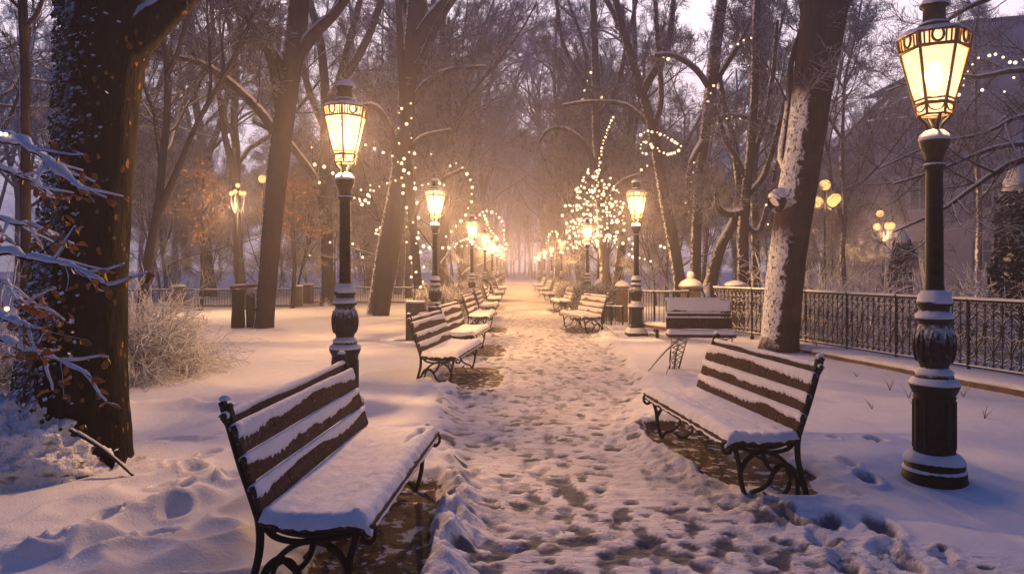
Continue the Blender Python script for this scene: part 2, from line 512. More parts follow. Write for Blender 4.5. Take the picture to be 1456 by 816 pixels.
    # slushy scuffs seen at the photo's lower edge
    for px, py, L in ((810, 700, .30), (838, 765, .2), (905, 780, .25), (960, 790, .28), (1030, 770, .2), (1110, 790, .2),
                      (760, 770, .18), (700, 795, .15), (880, 735, .2), (760, 705, .16), (985, 745, .17), (1075, 735, .18)):
        p = on_ground(px, py); stamp(p.x, p.y, L, L * .33, rng.uniform(.6, 2.2), .009, 1.0, .12, 1, .7)
    # deep steps right of the bench and loose ones left
    for px, py, a in ((1205, 672, .10), (1232, 690, .12), (1218, 712, .09), (1250, 752, .14), (1256, 780, .13), (1180, 745, .12),
                      (1168, 768, .13), (1130, 742, .10), (1200, 800, .14), (1245, 640, .10), (1185, 636, .09), (1290, 800, .12), (1340, 790, .10)):
        p = on_ground(px, py); stamp(p.x, p.y, a, a * .55, rng.uniform(.9, 2.0), .04, rng.choice([0, .7, 1.0]), .35, 1.3, .35)
    for px, py, a in ((155, 750, .09), (196, 744, .09), (104, 779, .10), (210, 735, .06), (255, 675, .09), (275, 685, .10), (300, 660, .10), (240, 705, .1),
                      (190, 672, .07), (60, 800, .13), (150, 800, .16), (290, 705, .13), (250, 745, .12), (330, 700, .12), (225, 780, .1)):
        p = on_ground(px, py); stamp(p.x, p.y, a, a * .7, rng.uniform(0, 3), .06, 0, .5, 1.7, .12)
    for px, py, a in ((265, 637, .25), (330, 520, .3), (480, 500, .35), (300, 495, .4), (420, 520, .3), (570, 560, .25)):
        p = on_ground(px, py); stamp(p.x, p.y, a, a * .35, rng.normal(0, .2), .03, 0, .3, 1.5, .5)
    # a low ridge of shovelled snow crossing the lawn behind the big trunk
    rid = np.exp(-((Y - 7.25 - .15 * fbm(X * 2, Y * 0, 91, 3)) / .13) ** 2) * sstep(-1.6, -2.3, X)
    H += rid * (.05 + .06 * np.abs(fbm(X * 5, Y * 5, 92, 3)))
    rid = np.exp(-((Y - 13.2 - .3 * fbm(X * 1, Y * 0, 93, 3)) / .14) ** 2) * sstep(-2.2, -3.2, X)
    H += rid * .06
    # swept bare patches under the benches
    def patch(cx, cy, ax, ay, rot, low=.05, amt=1.0):
        x = X - cx; y = Y - cy
        u = (x * math.cos(rot) + y * math.sin(rot)) / ax; v = (-x * math.sin(rot) + y * math.cos(rot)) / ay
        rr = (u ** 4 + v ** 4) ** .25 + .30 * fbm(X * 3.2, Y * 3.2, 81, 4)
        f = 1 - sstep(.82, 1.05, rr)
        np.maximum(bare, f * amt, out=bare)
        H[:] = H * (1 - f) + f * (.004 + .012 * fbm(X * 7, Y * 7, 82, 3)) + .045 * np.exp(-((rr - 1.25) / .16) ** 2) * (.25 + clod * .6)
    patch(1.60, 5.65, .42, 1.05, .12)
    patch(-.72, 4.0, .30, .95, 0, amt=.72)
    patch(-.62, 9.7, .42, 1.1, 0, amt=.9)
    patch(-.62, 12.9, .4, 1.0, 0, amt=.85)
    patch(-.6, 17.3, .4, .9, 0, amt=.75)
    patch(1.55, 17.0, .4, 1.0, 0, amt=.8)
    patch(1.5, 24.8, .4, .9, 0, amt=.7)
    m = .25 * (d[:-1, :-1] + d[1:, :-1] + d[:-1, 1:] + d[1:, 1:]) > 0.0
    idx = np.arange(nx * ny).reshape(ny, nx)
    Fa = np.stack([idx[:-1, :-1], idx[:-1, 1:], idx[1:, 1:], idx[1:, :-1]], -1)
    V = np.stack([X, Y, H], -1).reshape(-1, 3)
    for nm, sel in (('snow_ground', ~m), ('path', m)):
        F = Fa[sel]
        used = np.unique(F)
        remap = np.full(nx * ny, -1); remap[used] = np.arange(len(used))
        b = MB(); b.add(V[used], remap[F])
        o = b.build(nm, M['ground'], attrs={'slush': slush.ravel()[used], 'bare': bare.ravel()[used], 'trample': tr.ravel()[used]})
        tag(o, kind='structure')
    global GROUND
    GROUND = (X1, Y1, H)
make_ground()
def gz(x, y):
    X1, Y1, H = GROUND
    i = min(max(int(np.searchsorted(Y1, y)), 0), len(Y1) - 1); j = min(max(int(np.searchsorted(X1, x)), 0), len(X1) - 1)
    return float(H[i, j])
# ------------------------------------------------------------------ camera, sky, dusk light, haze
cam = bpy.data.cameras.new('camera'); co = link(bpy.data.objects.new('camera', cam))
cam.sensor_width = 36; cam.lens = 36 * 1000 / 1456.0
cam.shift_x = -7 / 1456.0; cam.shift_y = -26 / 1456.0
cam.clip_start = .05; cam.clip_end = 1200
co.location = (0, 0, EYE); co.rotation_euler = (PI / 2, 0, 0)
SC.camera = co

W = bpy.data.worlds.new('World'); SC.world = W; W.use_nodes = True
wn = NT(W.node_tree)
SUN_EL, SUN_AZ = math.radians(3.0), math.radians(8.0)     # low behind the end of the avenue
sky = wn.new('ShaderNodeTexSky', sky_type='NISHITA', sun_disc=False, sun_elevation=SUN_EL, sun_rotation=SUN_AZ,
             air_density=1.2, dust_density=2.5, ozone_density=2.5)
g = wn.new('ShaderNodeTexCoord').outputs['Generated']
sx = wn.new('ShaderNodeSeparateXYZ'); wn.L.new(g, sx.inputs[0])
cl = wn.noise(2.6, 5, wn.scaled(g, (1, 1, 2.2)), .6)
zc = wn.math('ADD', sx.outputs[2], wn.math('MULTIPLY', wn.math('SUBTRACT', cl, .5), .22))
low = wn.mix(wn.ramp(sx.outputs[1], .0, .95), (.085, .095, .19), (SKY_LOW))
col = wn.mix(wn.ramp(zc, .34, .54), low, SKY_MID)
col = wn.mix(wn.ramp(zc, .55, .95), col, SKY_TOP)
dim = wn.ramp(sx.outputs[1], -.45, .6); dim = wn.math('ADD', wn.math('MULTIPLY', dim, .72), .28)
bg1 = wn.new('ShaderNodeBackground', inp={'Color': sky.outputs[0], 'Strength': .03})
bg2 = wn.new('ShaderNodeBackground', inp={'Color': col, 'Strength': wn.math('MULTIPLY', dim, SKY_GAIN)})
ad = wn.new('ShaderNodeAddShader'); wn.L.new(bg1.outputs[0], ad.inputs[0]); wn.L.new(bg2.outputs[0], ad.inputs[1])
wo = wn.new('ShaderNodeOutputWorld'); wn.L.new(ad.outputs[0], wo.inputs[0])

sl = bpy.data.lights.new('sun', 'SUN'); sl.energy = SUN_E; sl.angle = math.radians(14); sl.color = (1, .72, .62)
so = link(bpy.data.objects.new('sun', sl))
so.rotation_euler = Vector((-math.sin(SUN_AZ) * math.cos(SUN_EL), -math.cos(SUN_AZ) * math.cos(SUN_EL), -math.sin(SUN_EL))).to_track_quat('-Z', 'Y').to_euler()

def make_haze():
    b = MB(); b.box((0, 118, 12.0), (380, 320, 27))
    m, n = newmat('haze')
    v = n.new('ShaderNodeVolumePrincipled', inp={'Color': (*HAZE_COL, 1), 'Density': HAZE_D, 'Anisotropy': .6})
    o = n.new('ShaderNodeOutputMaterial'); n.L.new(v.outputs[0], o.inputs['Volume'])
    tag(b.build('haze', m, smooth=False), kind='stuff')
if HAZE_D > 0: make_haze()

SC.render.engine = 'CYCLES'
cy = SC.cycles
cy.use_denoising = True
cy.max_bounces = 6; cy.diffuse_bounces = 3; cy.glossy_bounces = 2; cy.transmission_bounces = 2
cy.volume_bounces = VOL_B; cy.transparent_max_bounces = 16
cy.sample_clamp_indirect = 4.0; cy.sample_clamp_direct = 0
cy.caustics_reflective = False; cy.caustics_refractive = False
cy.use_light_tree = True
cy.filter_width = 1.5
vs = SC.view_settings
SC.display_settings.display_device = 'sRGB'
vs.view_transform = 'Standard'; vs.look = 'None'; vs.gamma = 1.0; vs.exposure = EXPO; vs.use_curve_mapping = False
# ------------------------------------------------------------------ park bench
BL = 1.75
def snow_sheet(mb, Px, Py, top, bot):
    """closed grid: Px, Py [n,m], upper heights and lower heights (points given as arrays n,m,3)"""
    n, m = top.shape[:2]
    V = np.concatenate([top.reshape(-1, 3), bot.reshape(-1, 3)])
    i = np.arange(n * m).reshape(n, m); o = n * m
    q = np.stack([i[:-1, :-1], i[1:, :-1], i[1:, 1:], i[:-1, 1:]], -1).reshape(-1, 4)
    F = [q, q[:, ::-1] + o]
    for a in (i[0], i[-1][::-1], i[::-1, 0], i[:, -1]):
        F.append(np.stack([a[:-1], a[1:], a[1:] + o, a[:-1] + o], -1))
    mb.add(V, np.concatenate(F))

BACK = [(-.045, .45), (-.09, .585), (-.145, .745), (-.20, .895)]
TILT = math.atan2(.155, .445)
nrm_b = np.array([math.cos(TILT), 0, math.sin(TILT)]); up_b = np.array([-math.sin(TILT), 0, math.cos(TILT)])
def seat_z(x):
    return .432 - .022 * np.sin(np.clip((x + .04) / .46, 0, 1) * PI) - 1.2 * np.clip(x - .44, 0, 1) ** 1.5

def snow_on_plank(mb, c, h, y0, y1, seed, depth=.55, thick=.62, n=260):
    """snow lying on a plank's upper edge and sagging over its face"""
    y = np.linspace(y0, y1, n)
    prof = np.array([(-.036, -.012), (-.036, .012), (-.022, .026), (-.002, .027), (.016, .012), (.021, -.012), (.018, -.034), (.011, -.05), (-.002, -.058)])
    prof = np.concatenate([curve_pts(prof, 15)])
    low = depth * h * (1 + .10 * fbm(y * 7, y * 0, seed, 3) + .26 * fbm(y * 95, y * 0, seed + 5, 2))
    low = low * np.clip(.95 + .8 * fbm(y * 2.2, y * 0, seed + 31, 2), .35, 1.15)
    th = thick * (1 + .25 * fbm(y * 5, y * 0 + 3, seed + 9, 3))
    endf = np.minimum(1, np.minimum(y - y0, y1 - y) / .02 + .25) ** .5
    b = prof[None, :, 1] * np.where(prof[None, :, 1] < 0, (low / .058)[:, None], (th * endf)[:, None])
    a = np.where(prof[None, :, 0] > 0, prof[None, :, 0] * (th * endf)[:, None], prof[None, :, 0])
    a = a + .0022 * fbm(y[:, None] * 60, prof[None, :, 1] * 900, seed + 20, 2)
    top = c + up_b * (h / 2)
    P = top[None, None] + (a[..., None] + .0165) * nrm_b + b[..., None] * up_b
    P[..., 1] += y[:, None]
    V = P.reshape(-1, 3)
    k = P.shape[1]
    i = np.arange(n * k).reshape(n, k)
    F = np.stack([i[:-1, :-1], i[1:, :-1], i[1:, 1:], i[:-1, 1:]], -1).reshape(-1, 4)
    j = np.arange(k)
    mb.add(V, F[:, ::-1])

def iron_end(mb, y):
    def bar(pts, r, n=18, r2=None):
        p = curve_pts(pts, n)
        P = np.stack([p[:, 0], np.full(n, y), p[:, 1]], 1)
        R = np.linspace(r, r2 or r, n)
        # flat bars: two tubes side by side read as one wide casting
        for o in (-.009, .009):
            Q = P.copy(); Q[:, 1] += o
            mb.tubes(Q[None], R[None], 8, cap=True)
    bar([(-.255, .965), (-.212, .84), (-.152, .66), (-.09, .50), (-.06, .40), (-.062, .27), (-.10, .13), (-.15, -.03)], .0165, 34, .0175)
    bar([(-.215, .93), (-.178, .82), (-.118, .65), (-.06, .50), (-.02, .43)], .0125, 18)
    th = np.linspace(.4, 5.6, 16)
    bar([(-.222 + (.034 - .0022 * i) * math.cos(t + 1.9), .945 + (.034 - .0022 * i) * math.sin(t + 1.9)) for i, t in enumerate(th)], .0105, 30)
    for z, x in ((.86, -.202), (.76, -.168), (.66, -.136), (.56, -.098)):
        bar([(x - .022, z + .012), (x + .005, z + .02), (x + .018, z), (x - .005, z - .016), (x - .022, z - .006)], .008, 12)
    bar([(-.05, .455), (.0, .405), (.10, .368), (.24, .36), (.38, .385), (.475, .415), (.525, .405), (.54, .365), (.515, .33), (.48, .335), (.47, .36), (.488, .372)], .0145, 46, .010)
    bar([(-.045, .40), (.02, .345), (.12, .325), (.24, .33), (.36, .35), (.44, .37)], .011, 24)
    for x in (.02, .09, .16, .23, .30, .37):
        bar([(x - .02, .40), (x, .372), (x + .025, .40)], .011, 8)
    bar([(.455, .40), (.43, .33), (.405, .24), (.395, .15), (.37, .06), (.335, -.03)], .0165, 20, .0155)
    bar([(.40, .20), (.35, .275), (.26, .325), (.15, .32), (.05, .26), (-.04, .16), (-.11, .07), (-.145, .0)], .0135, 30)
    bar([(.22, .335), (.205, .27), (.165, .215), (.12, .19)], .0135, 14)
    bar([(.345, .01), (.31, .055), (.24, .075), (.17, .12), (.135, .19), (.09, .235), (.03, .215), (.0, .13), (.035, .05), (.10, .012), (.17, .018), (.21, .05)], .0125, 50, .009)
    bar([(.12, .20), (.05, .245), (-.02, .21), (-.055, .12), (-.06, .02)], .0115, 18)
    # bracket peg on the seat front
    mb.lathe([(.017, 0), (.02, .012), (.013, .02), (.02, .034), (.021, .04)], 10, (.44, y, .43))

def make_bench(name, label, group, detail=True, pale=False, streak=False, seed=1):
    t = thing(name, label, 'bench', group=group)
    t.scale = (.86, 1, .95)
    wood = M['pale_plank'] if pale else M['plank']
    for s in (-1, 1):
        b = MB(); iron_end(b, s * (BL / 2 - .035)); b.build('end_frame', M['iron'], t)
    tq = MB()
    tq.tubes(np.array([[[.17, -BL / 2 + .04, .25], [.17, 0, .25], [.17, BL / 2 - .04, .25]]]), np.full((1, 3), .009), 6)
    tq.build('stretcher', M['iron'], t)
    # seat slats
    slat_x = [-.005, .09, .185, .28, .375, .463]
    for i, x in enumerate(slat_x):
        b = MB()
        ang = math.atan2(seat_z(x + .03) - seat_z(x - .03), .06)
        b.box((x, 0, seat_z(np.array(x)) - .016), (.082, BL, .03), bev=.005, M=Matrix.Rotation(-ang, 4, 'Y'))
        b.build('seat_slat', wood, t, smooth=False)
    b = MB(); b.box((.512, 0, .392), (.03, BL, .062), bev=.006, M=Matrix.Rotation(.28, 4, 'Y')); b.build('front_rail', wood, t, smooth=False)
    rng = np.random.default_rng(seed)
    sn = MB()
    n, m = 120, 44
    y = np.linspace(-BL / 2 - .012, BL / 2 + .012, n); x = np.linspace(-.045, .535, m)
    Y, X = np.meshgrid(y, x, indexing='ij')
    e = np.minimum(np.minimum(Y - y[0], y[-1] - Y) / .05, np.minimum((X - x[0]) / .03, (x[-1] - X) / .07))
    e = np.clip(e, 0, 1); e = np.sqrt(1 - (1 - e) ** 2)
    th = .043 * e * (1 + .34 * fbm(X * 5 + seed, Y * 2.2, seed, 4)) + .004 * e * fbm(X * 22, Y * 16, seed + 3, 3)
    for xg in (.14, .235, .33):   # shallow grooves over the gaps between the slats
        th -= .010 * e * np.exp(-((X - xg) / .012) ** 2) * (.6 + .6 * fbm(Y * 2, X * 0, seed + 7, 2))
    if streak:
        w = .006 + .022 * sstep(.25, .85, Y)
        th -= .10 * np.exp(-((X - .40 - .03 * fbm(Y * 3, Y * 0, 5, 2)) / w) ** 2) * sstep(.22, .42, Y + .1 * fbm(X * 20, Y * 8, 9, 2)) * sstep(.78, .70, Y)
    base = seat_z(X) + .004
    base = np.where(X > .50, base - .012 * (1 + fbm(Y * 20, X * 0, seed + 2, 2)), base)
    sag = .012 * (1 - np.clip(np.minimum(Y - y[0], y[-1] - Y) / .02, 0, 1)) * (1 + fbm(X * 25, Y * 0, seed + 4, 2))
    top = np.stack([X, Y, base + th - sag], -1); bot = np.stack([X, Y, base - .003 - sag], -1)
    snow_sheet(sn, X, Y, top, bot)
    sn.build('seat_snow', M['snow'], t)
    # backrest
    hs = .116
    for i, (d, h) in enumerate(((.075, hs), (.215, hs), (.36, .13), (.468, .05))):
        c = np.array([BACK[0][0], 0, BACK[0][1]]) + up_b * d + nrm_b * (.004 if i < 3 else -.028)
        b = MB()
        Mx = Matrix.Rotation(-TILT if i < 3 else -TILT - .35, 4, 'Y')
        cuts = [-BL / 2] + sorted(rng.uniform(-.5, .5, 2) * [1, 1] + [-.1, .1]) + [BL / 2]
        for a, z in zip(cuts[:-1], cuts[1:]):
            b.box((c[0], (a + z) / 2, c[2]), (.03, z - a - .004, h), bev=.004, M=Mx)
        b.build('back_plank', wood, t, smooth=False)
        s2 = MB()
        snow_on_plank(s2, c, h, -BL / 2 - .004, BL / 2 + .004, seed * 31 + i, depth=(.44 if i < 3 else .35) if not pale else .62, thick=.60 if i < 3 else .7)
        s2.build('plank_snow', M['snow'], t)
    # little caps of snow on the castings
    for s in (-1, 1):
        yy = s * (BL / 2 - .035)
        s3 = MB()
        s3.lathe([(.03, 0), (.029, .010), (.018, .02), (.004, .023)], 12, (-.240, yy, .972))
        s3.build('cap_snow', M['snow'], t); s3 = MB()
        s3.lathe([(.022, 0), (.021, .008), (.012, .016), (.003, .018)], 10, (.44, yy, .47))
        s3.build('cap_snow', M['snow'], t)
    return t

BENCH_L = 'benches along the left side of the path'
BENCH_R = 'benches along the right side of the path'
proto_bench = make_bench('park_bench', 'large snowy slatted bench at left with black scrolls and a bare streak on its seat', BENCH_L, streak=True, seed=3)
proto_bench.location = (-1.03, 3.92, .0); proto_bench.rotation_euler = (0, 0, -math.radians(3.2))
b2 = make_bench('park_bench', 'large snowy slatted bench at right beside the tall black lamp post', BENCH_R, seed=8)
b2.location = (1.68, 5.42, 0); b2.rotation_euler = (0, 0, PI + math.radians(7.0))
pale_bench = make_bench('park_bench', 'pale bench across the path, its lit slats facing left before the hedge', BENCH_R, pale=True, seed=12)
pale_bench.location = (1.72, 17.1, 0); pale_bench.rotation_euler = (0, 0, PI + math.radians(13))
def put_bench(src, x, y, rz, label, group):
    o = copy_tree(src); o.location = (x, y, 0); o.rotation_euler = (0, 0, rz); tag(o, label, 'bench', group)
    return o
LB = [(-1.07, 9.75, -.12, 'second bench on the left side, its snowy slats in front of a plain stone box'),
      (-1.05, 12.6, -.10, 'third bench on the left side, beside the lattice basket'),
      (-1.03, 17.2, -.06, 'fourth bench on the left side, next to the frosty shrubs'),
      (-1.05, 21.5, -.03, 'fifth bench on the left side, small and half hidden by the fourth'),
      (-1.05, 26.5, 0, 'sixth bench on the left side, a small snowy seat in the glow'),
      (-1.05, 33, 0, 'seventh bench on the left side, far down the path'),
      (-1.05, 41, 0, 'last and smallest bench on the left side, at the glowing end of the path')]
for k, (x, y, rz, lb) in enumerate(LB):
    put_bench(b2 if k != 1 else proto_bench, x, y, rz, lb, BENCH_L)
RB = [(1.75, 24.6, 0, 'third bench on the right side, beyond the pale one by the hedge'),
      (1.70, 31.5, 0, 'fourth bench on the right side, small and snow heaped'),
      (1.68, 39, 0, 'fifth bench on the right side, far down the path'),
      (1.68, 48, 0, 'last and smallest bench on the right side, at the end of the lamps')]
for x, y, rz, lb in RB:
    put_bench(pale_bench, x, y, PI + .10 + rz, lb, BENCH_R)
# ------------------------------------------------------------------ lantern posts
def hexp(r, z, k=6, ph=0.0):
    return [(r * math.cos(ph + i * 2 * PI / k), r * math.sin(ph + i * 2 * PI / k), z) for i in range(k)]
class Parts:
    """every lathe becomes a part of its own"""
    def __init__(s, name, mat, parent): s.a = (name, mat, parent)
    def lathe(s, *a, **k):
        b = MB(); b.lathe(*a, **k); b.build(*s.a)
def make_lamp(name, label, group, square=False):
    t = thing(name, label, 'lamp post', group=group)
    rng = np.random.default_rng(4)
    iron = M['lamp_iron']
    sn = Parts('snow_cap', M['snow'], t)
    b = MB()
    if not square:
        b.lathe([(.205, -.05), (.205, .055), (.198, .07), (.198, .115), (.188, .125), (.188, .17), (.165, .19), (.135, .225)], 20)
        b.lathe([(.132, .22), (.128, .30), (.128, .60), (.134, .615), (.126, .625), (.134, .64), (.150, .675), (.158, .70), (.150, .712)], 24)
        for a in range(12):                                   # ribs on the drum
            c, s = math.cos(a * PI / 6), math.sin(a * PI / 6)
            b.tubes(np.array([[[.129 * c, .129 * s, .26], [.129 * c, .129 * s, .42], [.129 * c, .129 * s, .59]]]), np.full((1, 3), .007), 6)
        sn.lathe([(.200, .114), (.197, .126), (.186, .136)], 28, wob=.02, rng=rng)
        sn.lathe([(.190, .168), (.187, .19), (.166, .215), (.136, .236), (.128, .238)], 28, wob=.025, rng=rng)
        sn.lathe([(.156, .702), (.156, .715), (.146, .735), (.126, .748), (.10, .75)], 28, wob=.015, rng=rng)
    else:
        b.box((0, 0, .05), (.40, .40, .2), bev=.012)
        prof = [(.27, .15), (.26, .19), (.20, .25), (.165, .31), (.155, .36), (.152, .62), (.16, .64), (.178, .66), (.178, .70), (.15, .715)]
        b.lathe([(r, z) for r, z in prof], 4, phase=PI / 4)
        sn.lathe([(.282, .150), (.275, .175), (.23, .235), (.20, .26)], 4, phase=PI / 4)
        sn.lathe([(.183, .70), (.180, .725), (.15, .755), (.11, .77)], 16, wob=.02, rng=rng)
    b.build('pedestal', iron, t)
    b = MB()
    b.lathe([(.125, .70), (.118, .765), (.112, .79), (.092, .81), (.088, .825), (.098, .85), (.116, .90), (.124, .96), (.122, 1.02), (.108, 1.08), (.096, 1.115), (.096, 1.13),
             (.117, 1.14), (.119, 1.165), (.113, 1.18), (.094, 1.20), (.092, 1.235), (.105, 1.245), (.107, 1.27), (.10, 1.285), (.086, 1.30), (.084, 1.34)], 24)
    for a in range(9):                                        # acanthus relief round the urn
        g = a * 2 * PI / 9
        for side in (-1, 1):
            zz = np.linspace(.86, 1.08, 7)
            rr = np.interp(zz, [.85, .90, .96, 1.02, 1.08], [.098, .116, .124, .122, .108]) + .004
            an = g + side * .16 * np.sin((zz - .86) / .22 * PI)
            b.tubes(np.stack([rr * np.cos(an), rr * np.sin(an), zz], 1)[None], np.full((1, 7), .0085), 5)
    b.build('urn', M['iron_frosty'], t)
    sn.lathe([(.120, 1.158), (.119, 1.18), (.104, 1.198), (.09, 1.203)], 22, wob=.02, rng=rng)
    sn.lathe([(.100, .772), (.121, .775), (.121, .787), (.108, .800), (.09, .805)], 22, wob=.02, rng=rng)
    sn.lathe([(.108, 1.262), (.108, 1.28), (.098, 1.315), (.082, 1.345), (.06, 1.355)], 22, wob=.02, rng=rng)
    b = MB()
    b.lathe([(.083, 1.30), (.066, 1.345), (.058, 1.40), (.054, 2.16), (.054, 2.19), (.067, 2.195), (.069, 2.215), (.056, 2.225), (.055, 2.25)], 18)
    b.build('shaft', iron, t)
    sn.lathe([(.069, 2.212), (.067, 2.224), (.056, 2.23)], 14)
    b = MB()
    b.lathe([(.055, 2.24), (.058, 2.27), (.078, 2.32), (.094, 2.36), (.097, 2.39), (.088, 2.41), (.07, 2.425), (.03, 2.45)], 20)
    for a in range(4):                                        # curved brackets carrying the lantern
        c, s = math.cos(a * PI / 2 + PI / 4), math.sin(a * PI / 2 + PI / 4)
        p = curve_pts([(.030, 2.42), (.040, 2.46), (.052, 2.50), (.085, 2.535), (.102, 2.56)], 14)
        b.tubes(np.stack([p[:, 0] * c, p[:, 0] * s, p[:, 1]], 1)[None], np.linspace(.015, .011, 14)[None], 7)
    b.build('capital', iron, t)
    sn.lathe([(.098, 2.385), (.099, 2.40), (.088, 2.43), (.06, 2.452), (.02, 2.462)], 20, wob=.02, rng=rng)
    # lantern cage
    b = MB()
    zb, zt, rb, rt = 2.635, 3.005, .116, .208
    def ring(r, z, th, k=6):
        p = hexp(r, z) + [hexp(r, z)[0]]
        p = np.array(p)
        for q in range(6): b.tubes(np.array([[p[q], (p[q] + p[q + 1]) / 2, p[q + 1]]]), np.full((1, 3), th), 6, cap=True)
    for r, z, th in ((rb, zb, .013), (rb * .9, zb - .075, .009), (rt, zt, .014), (rt + .012, zt + .095, .011), (rb + .006, zb + .03, .008)):
        ring(r, z, th)
    lo = np.array(hexp(rb, zb)); hi = np.array(hexp(rt, zt)); lo2 = np.array(hexp(rb * .9, zb - .075)); hi2 = np.array(hexp(rt + .012, zt + .095))
    for q in range(6):
        b.tubes(np.array([[lo[q], (lo[q] + hi[q]) / 2, hi[q]]]), np.full((1, 3), .0105), 6)
        b.tubes(np.array([[lo2[q], (lo[q] + lo2[q]) / 2, lo[q]]]), np.full((1, 3), .009), 6)
        b.tubes(np.array([[hi[q], (hi[q] + hi2[q]) / 2, hi2[q]]]), np.full((1, 3), .013), 6)
        # little arches along the crown and the medallion in their middle
        e0, e1 = hi[q], hi[(q + 1) % 6]; f0, f1 = hi2[q], hi2[(q + 1) % 6]
        for s_ in (.13, .27, .73, .87):
            p0 = e0 + (e1 - e0) * s_; p1 = f0 + (f1 - f0) * s_
            b.tubes(np.array([[p0, (p0 + p1) / 2, p1]]), np.full((1, 3), .0065), 5)
        mid = (e0 + e1 + f0 + f1) / 4 + np.array([0, 0, .012]); tv = (e1 - e0) / np.linalg.norm(e1 - e0)
        outv = np.array([mid[0], mid[1], 0]); outv /= np.linalg.norm(outv); mid = mid + outv * .012
        th = np.linspace(0, 2 * PI, 17)
        b.tubes((mid + np.outer(np.cos(th), tv) * .034 + np.outer(np.sin(th), np.array([0, 0, 1])) * .044)[None], np.full((1, 17), .009), 6)
        c0, c1 = lo[q], lo[(q + 1) % 6]                        # drop arches under the panes
        th = np.linspace(0, PI, 9)
        mm = (c0 + c1) / 2
        b.tubes((mm + np.outer(np.cos(th), (c1 - c0) / 2 * .9) - np.outer(np.sin(th), np.array([0, 0, 1])) * .055)[None], np.full((1, 9), .006), 5)
    cage = b.build('lantern_frame', M['glow_toned'], t)
    for q in range(6):
        def tri(a0, a1, b1, b0, ins):
            P = np.array([a0, a1, b1, b0]); cc = np.array([0, 0, P[:, 2].mean()])
            P[:, :2] *= ins
            m_ = MB(); m_.add(P, [[0, 1, 2, 3]]); return m_
        tri(lo[q], lo[(q + 1) % 6], hi[(q + 1) % 6], hi[q], .955).build('glass_pane', M['pane'], cage, smooth=False)
    m_ = MB(); m_.lathe([(rt * .97, zt + .005), (rt * .97 + .01, zt + .09)], 6, cap=False); m_.build('crown_glass', M['pane'], cage, smooth=False)
    m_ = MB(); m_.lathe([(.02, zb - .072), (.095, zb - .06), (.108, zb)], 6, cap=False); m_.build('lower_glass', M['pane'], cage, smooth=False)
    m_ = MB(); m_.lathe([(.008, 2.73), (.038, 2.75), (.05, 2.82), (.042, 2.90), (.012, 2.93)], 12, cap=False); m_.build('mantle', M['mantle'], cage)
    b = MB()
    b.lathe([(.213, 3.098), (.205, 3.112), (.15, 3.132), (.108, 3.142), (.098, 3.155), (.098, 3.185), (.085, 3.195), (.072, 3.205), (.070, 3.30), (.088, 3.318)], 18)
    b.lathe([(.092, 3.312), (.090, 3.325), (.07, 3.35), (.04, 3.37), (.022, 3.38), (.026, 3.39), (.016, 3.405)], 16)
    b.tubes((np.array([0, 0, 3.43]) + .022 * np.stack([np.cos(np.linspace(0, 6.29, 13)), 0 * np.linspace(0, 1, 13), np.sin(np.linspace(0, 6.29, 13))], 1))[None], np.full((1, 13), .006), 5)
    b.build('roof', iron, t)
    sn.lathe([(.214, 3.104), (.214, 3.118), (.19, 3.136), (.14, 3.150), (.102, 3.158)], 26, wob=.035, rng=rng)
    sn.lathe([(.099, 3.183), (.096, 3.195), (.072, 3.206)], 18, wob=.02, rng=rng)
    sn.lathe([(.095, 3.315), (.096, 3.33), (.078, 3.36), (.045, 3.385), (.026, 3.39)], 20, wob=.03, rng=rng)
    L = bpy.data.lights.new('flame', 'POINT'); L.energy = LAMP_W; L.color = LAMP_COL; L.shadow_soft_size = .035
    lo_ = link(bpy.data.objects.new('flame', L), t); lo_.location = (0, 0, 2.83)
    return t
LAMP_L = 'lantern posts along the left side'; LAMP_R = 'lantern posts along the right side'
lamp0 = make_lamp('lamp_post', 'tall black iron lantern post at right, standing alone in front of the railing', LAMP_R)
lamp_sq = make_lamp('lamp_post', 'lantern post on a square stone-like pedestal between the pale bench and the railing', LAMP_R, square=True)
def put_lamp(src, x, y, label, group, watt=1.0, rz=0.0):
    o = copy_tree(src); o.location = (x, y, 0); o.rotation_euler = (0, 0, rz); tag(o, label, 'lamp post', group)
    for ch in o.children:
        if ch.type == 'LIGHT':
            ch.data = ch.data.copy(); ch.data.energy = LAMP_W * watt
    return o
lamp0.location = (2.89, 4.87, 0); lamp0.rotation_euler = (0, 0, .5236 + .1)
for ch in lamp0.children:
    if ch.type == 'LIGHT': ch.data = ch.data.copy(); ch.data.energy = LAMP_W * R1_GAIN
lamp_sq.location = (2.52, 14.85, 0); lamp_sq.rotation_euler = (0, 0, .12)
put_lamp(lamp0, -1.72, 7.04, 'tall black lantern post right behind the large left bench, its glass glowing brightly', LAMP_L, L1_GAIN, .62)
for x, y, lb in ((-1.70, 14.6, 'second lantern post on the left side, beside the thin trunk wound with fairy lights'),
                 (-1.56, 24.4, 'third lantern post on the left side, under the arch of fairy lights'),
                 (-1.50, 33, 'fourth lantern post on the left side, small, behind the third'),
                 (-1.45, 41, 'fifth lantern post on the left side, far down the path'),
                 (-1.42, 50, 'sixth lantern post on the left side, a small light in the haze'),
                 (-1.40, 61, 'seventh lantern post on the left side, a tiny light in the haze'),
                 (-1.40, 74, 'last lantern post on the left side, a speck of light at the vanishing end')):
    put_lamp(lamp0, x, y, lb, LAMP_L, FAR_GAIN, .5)
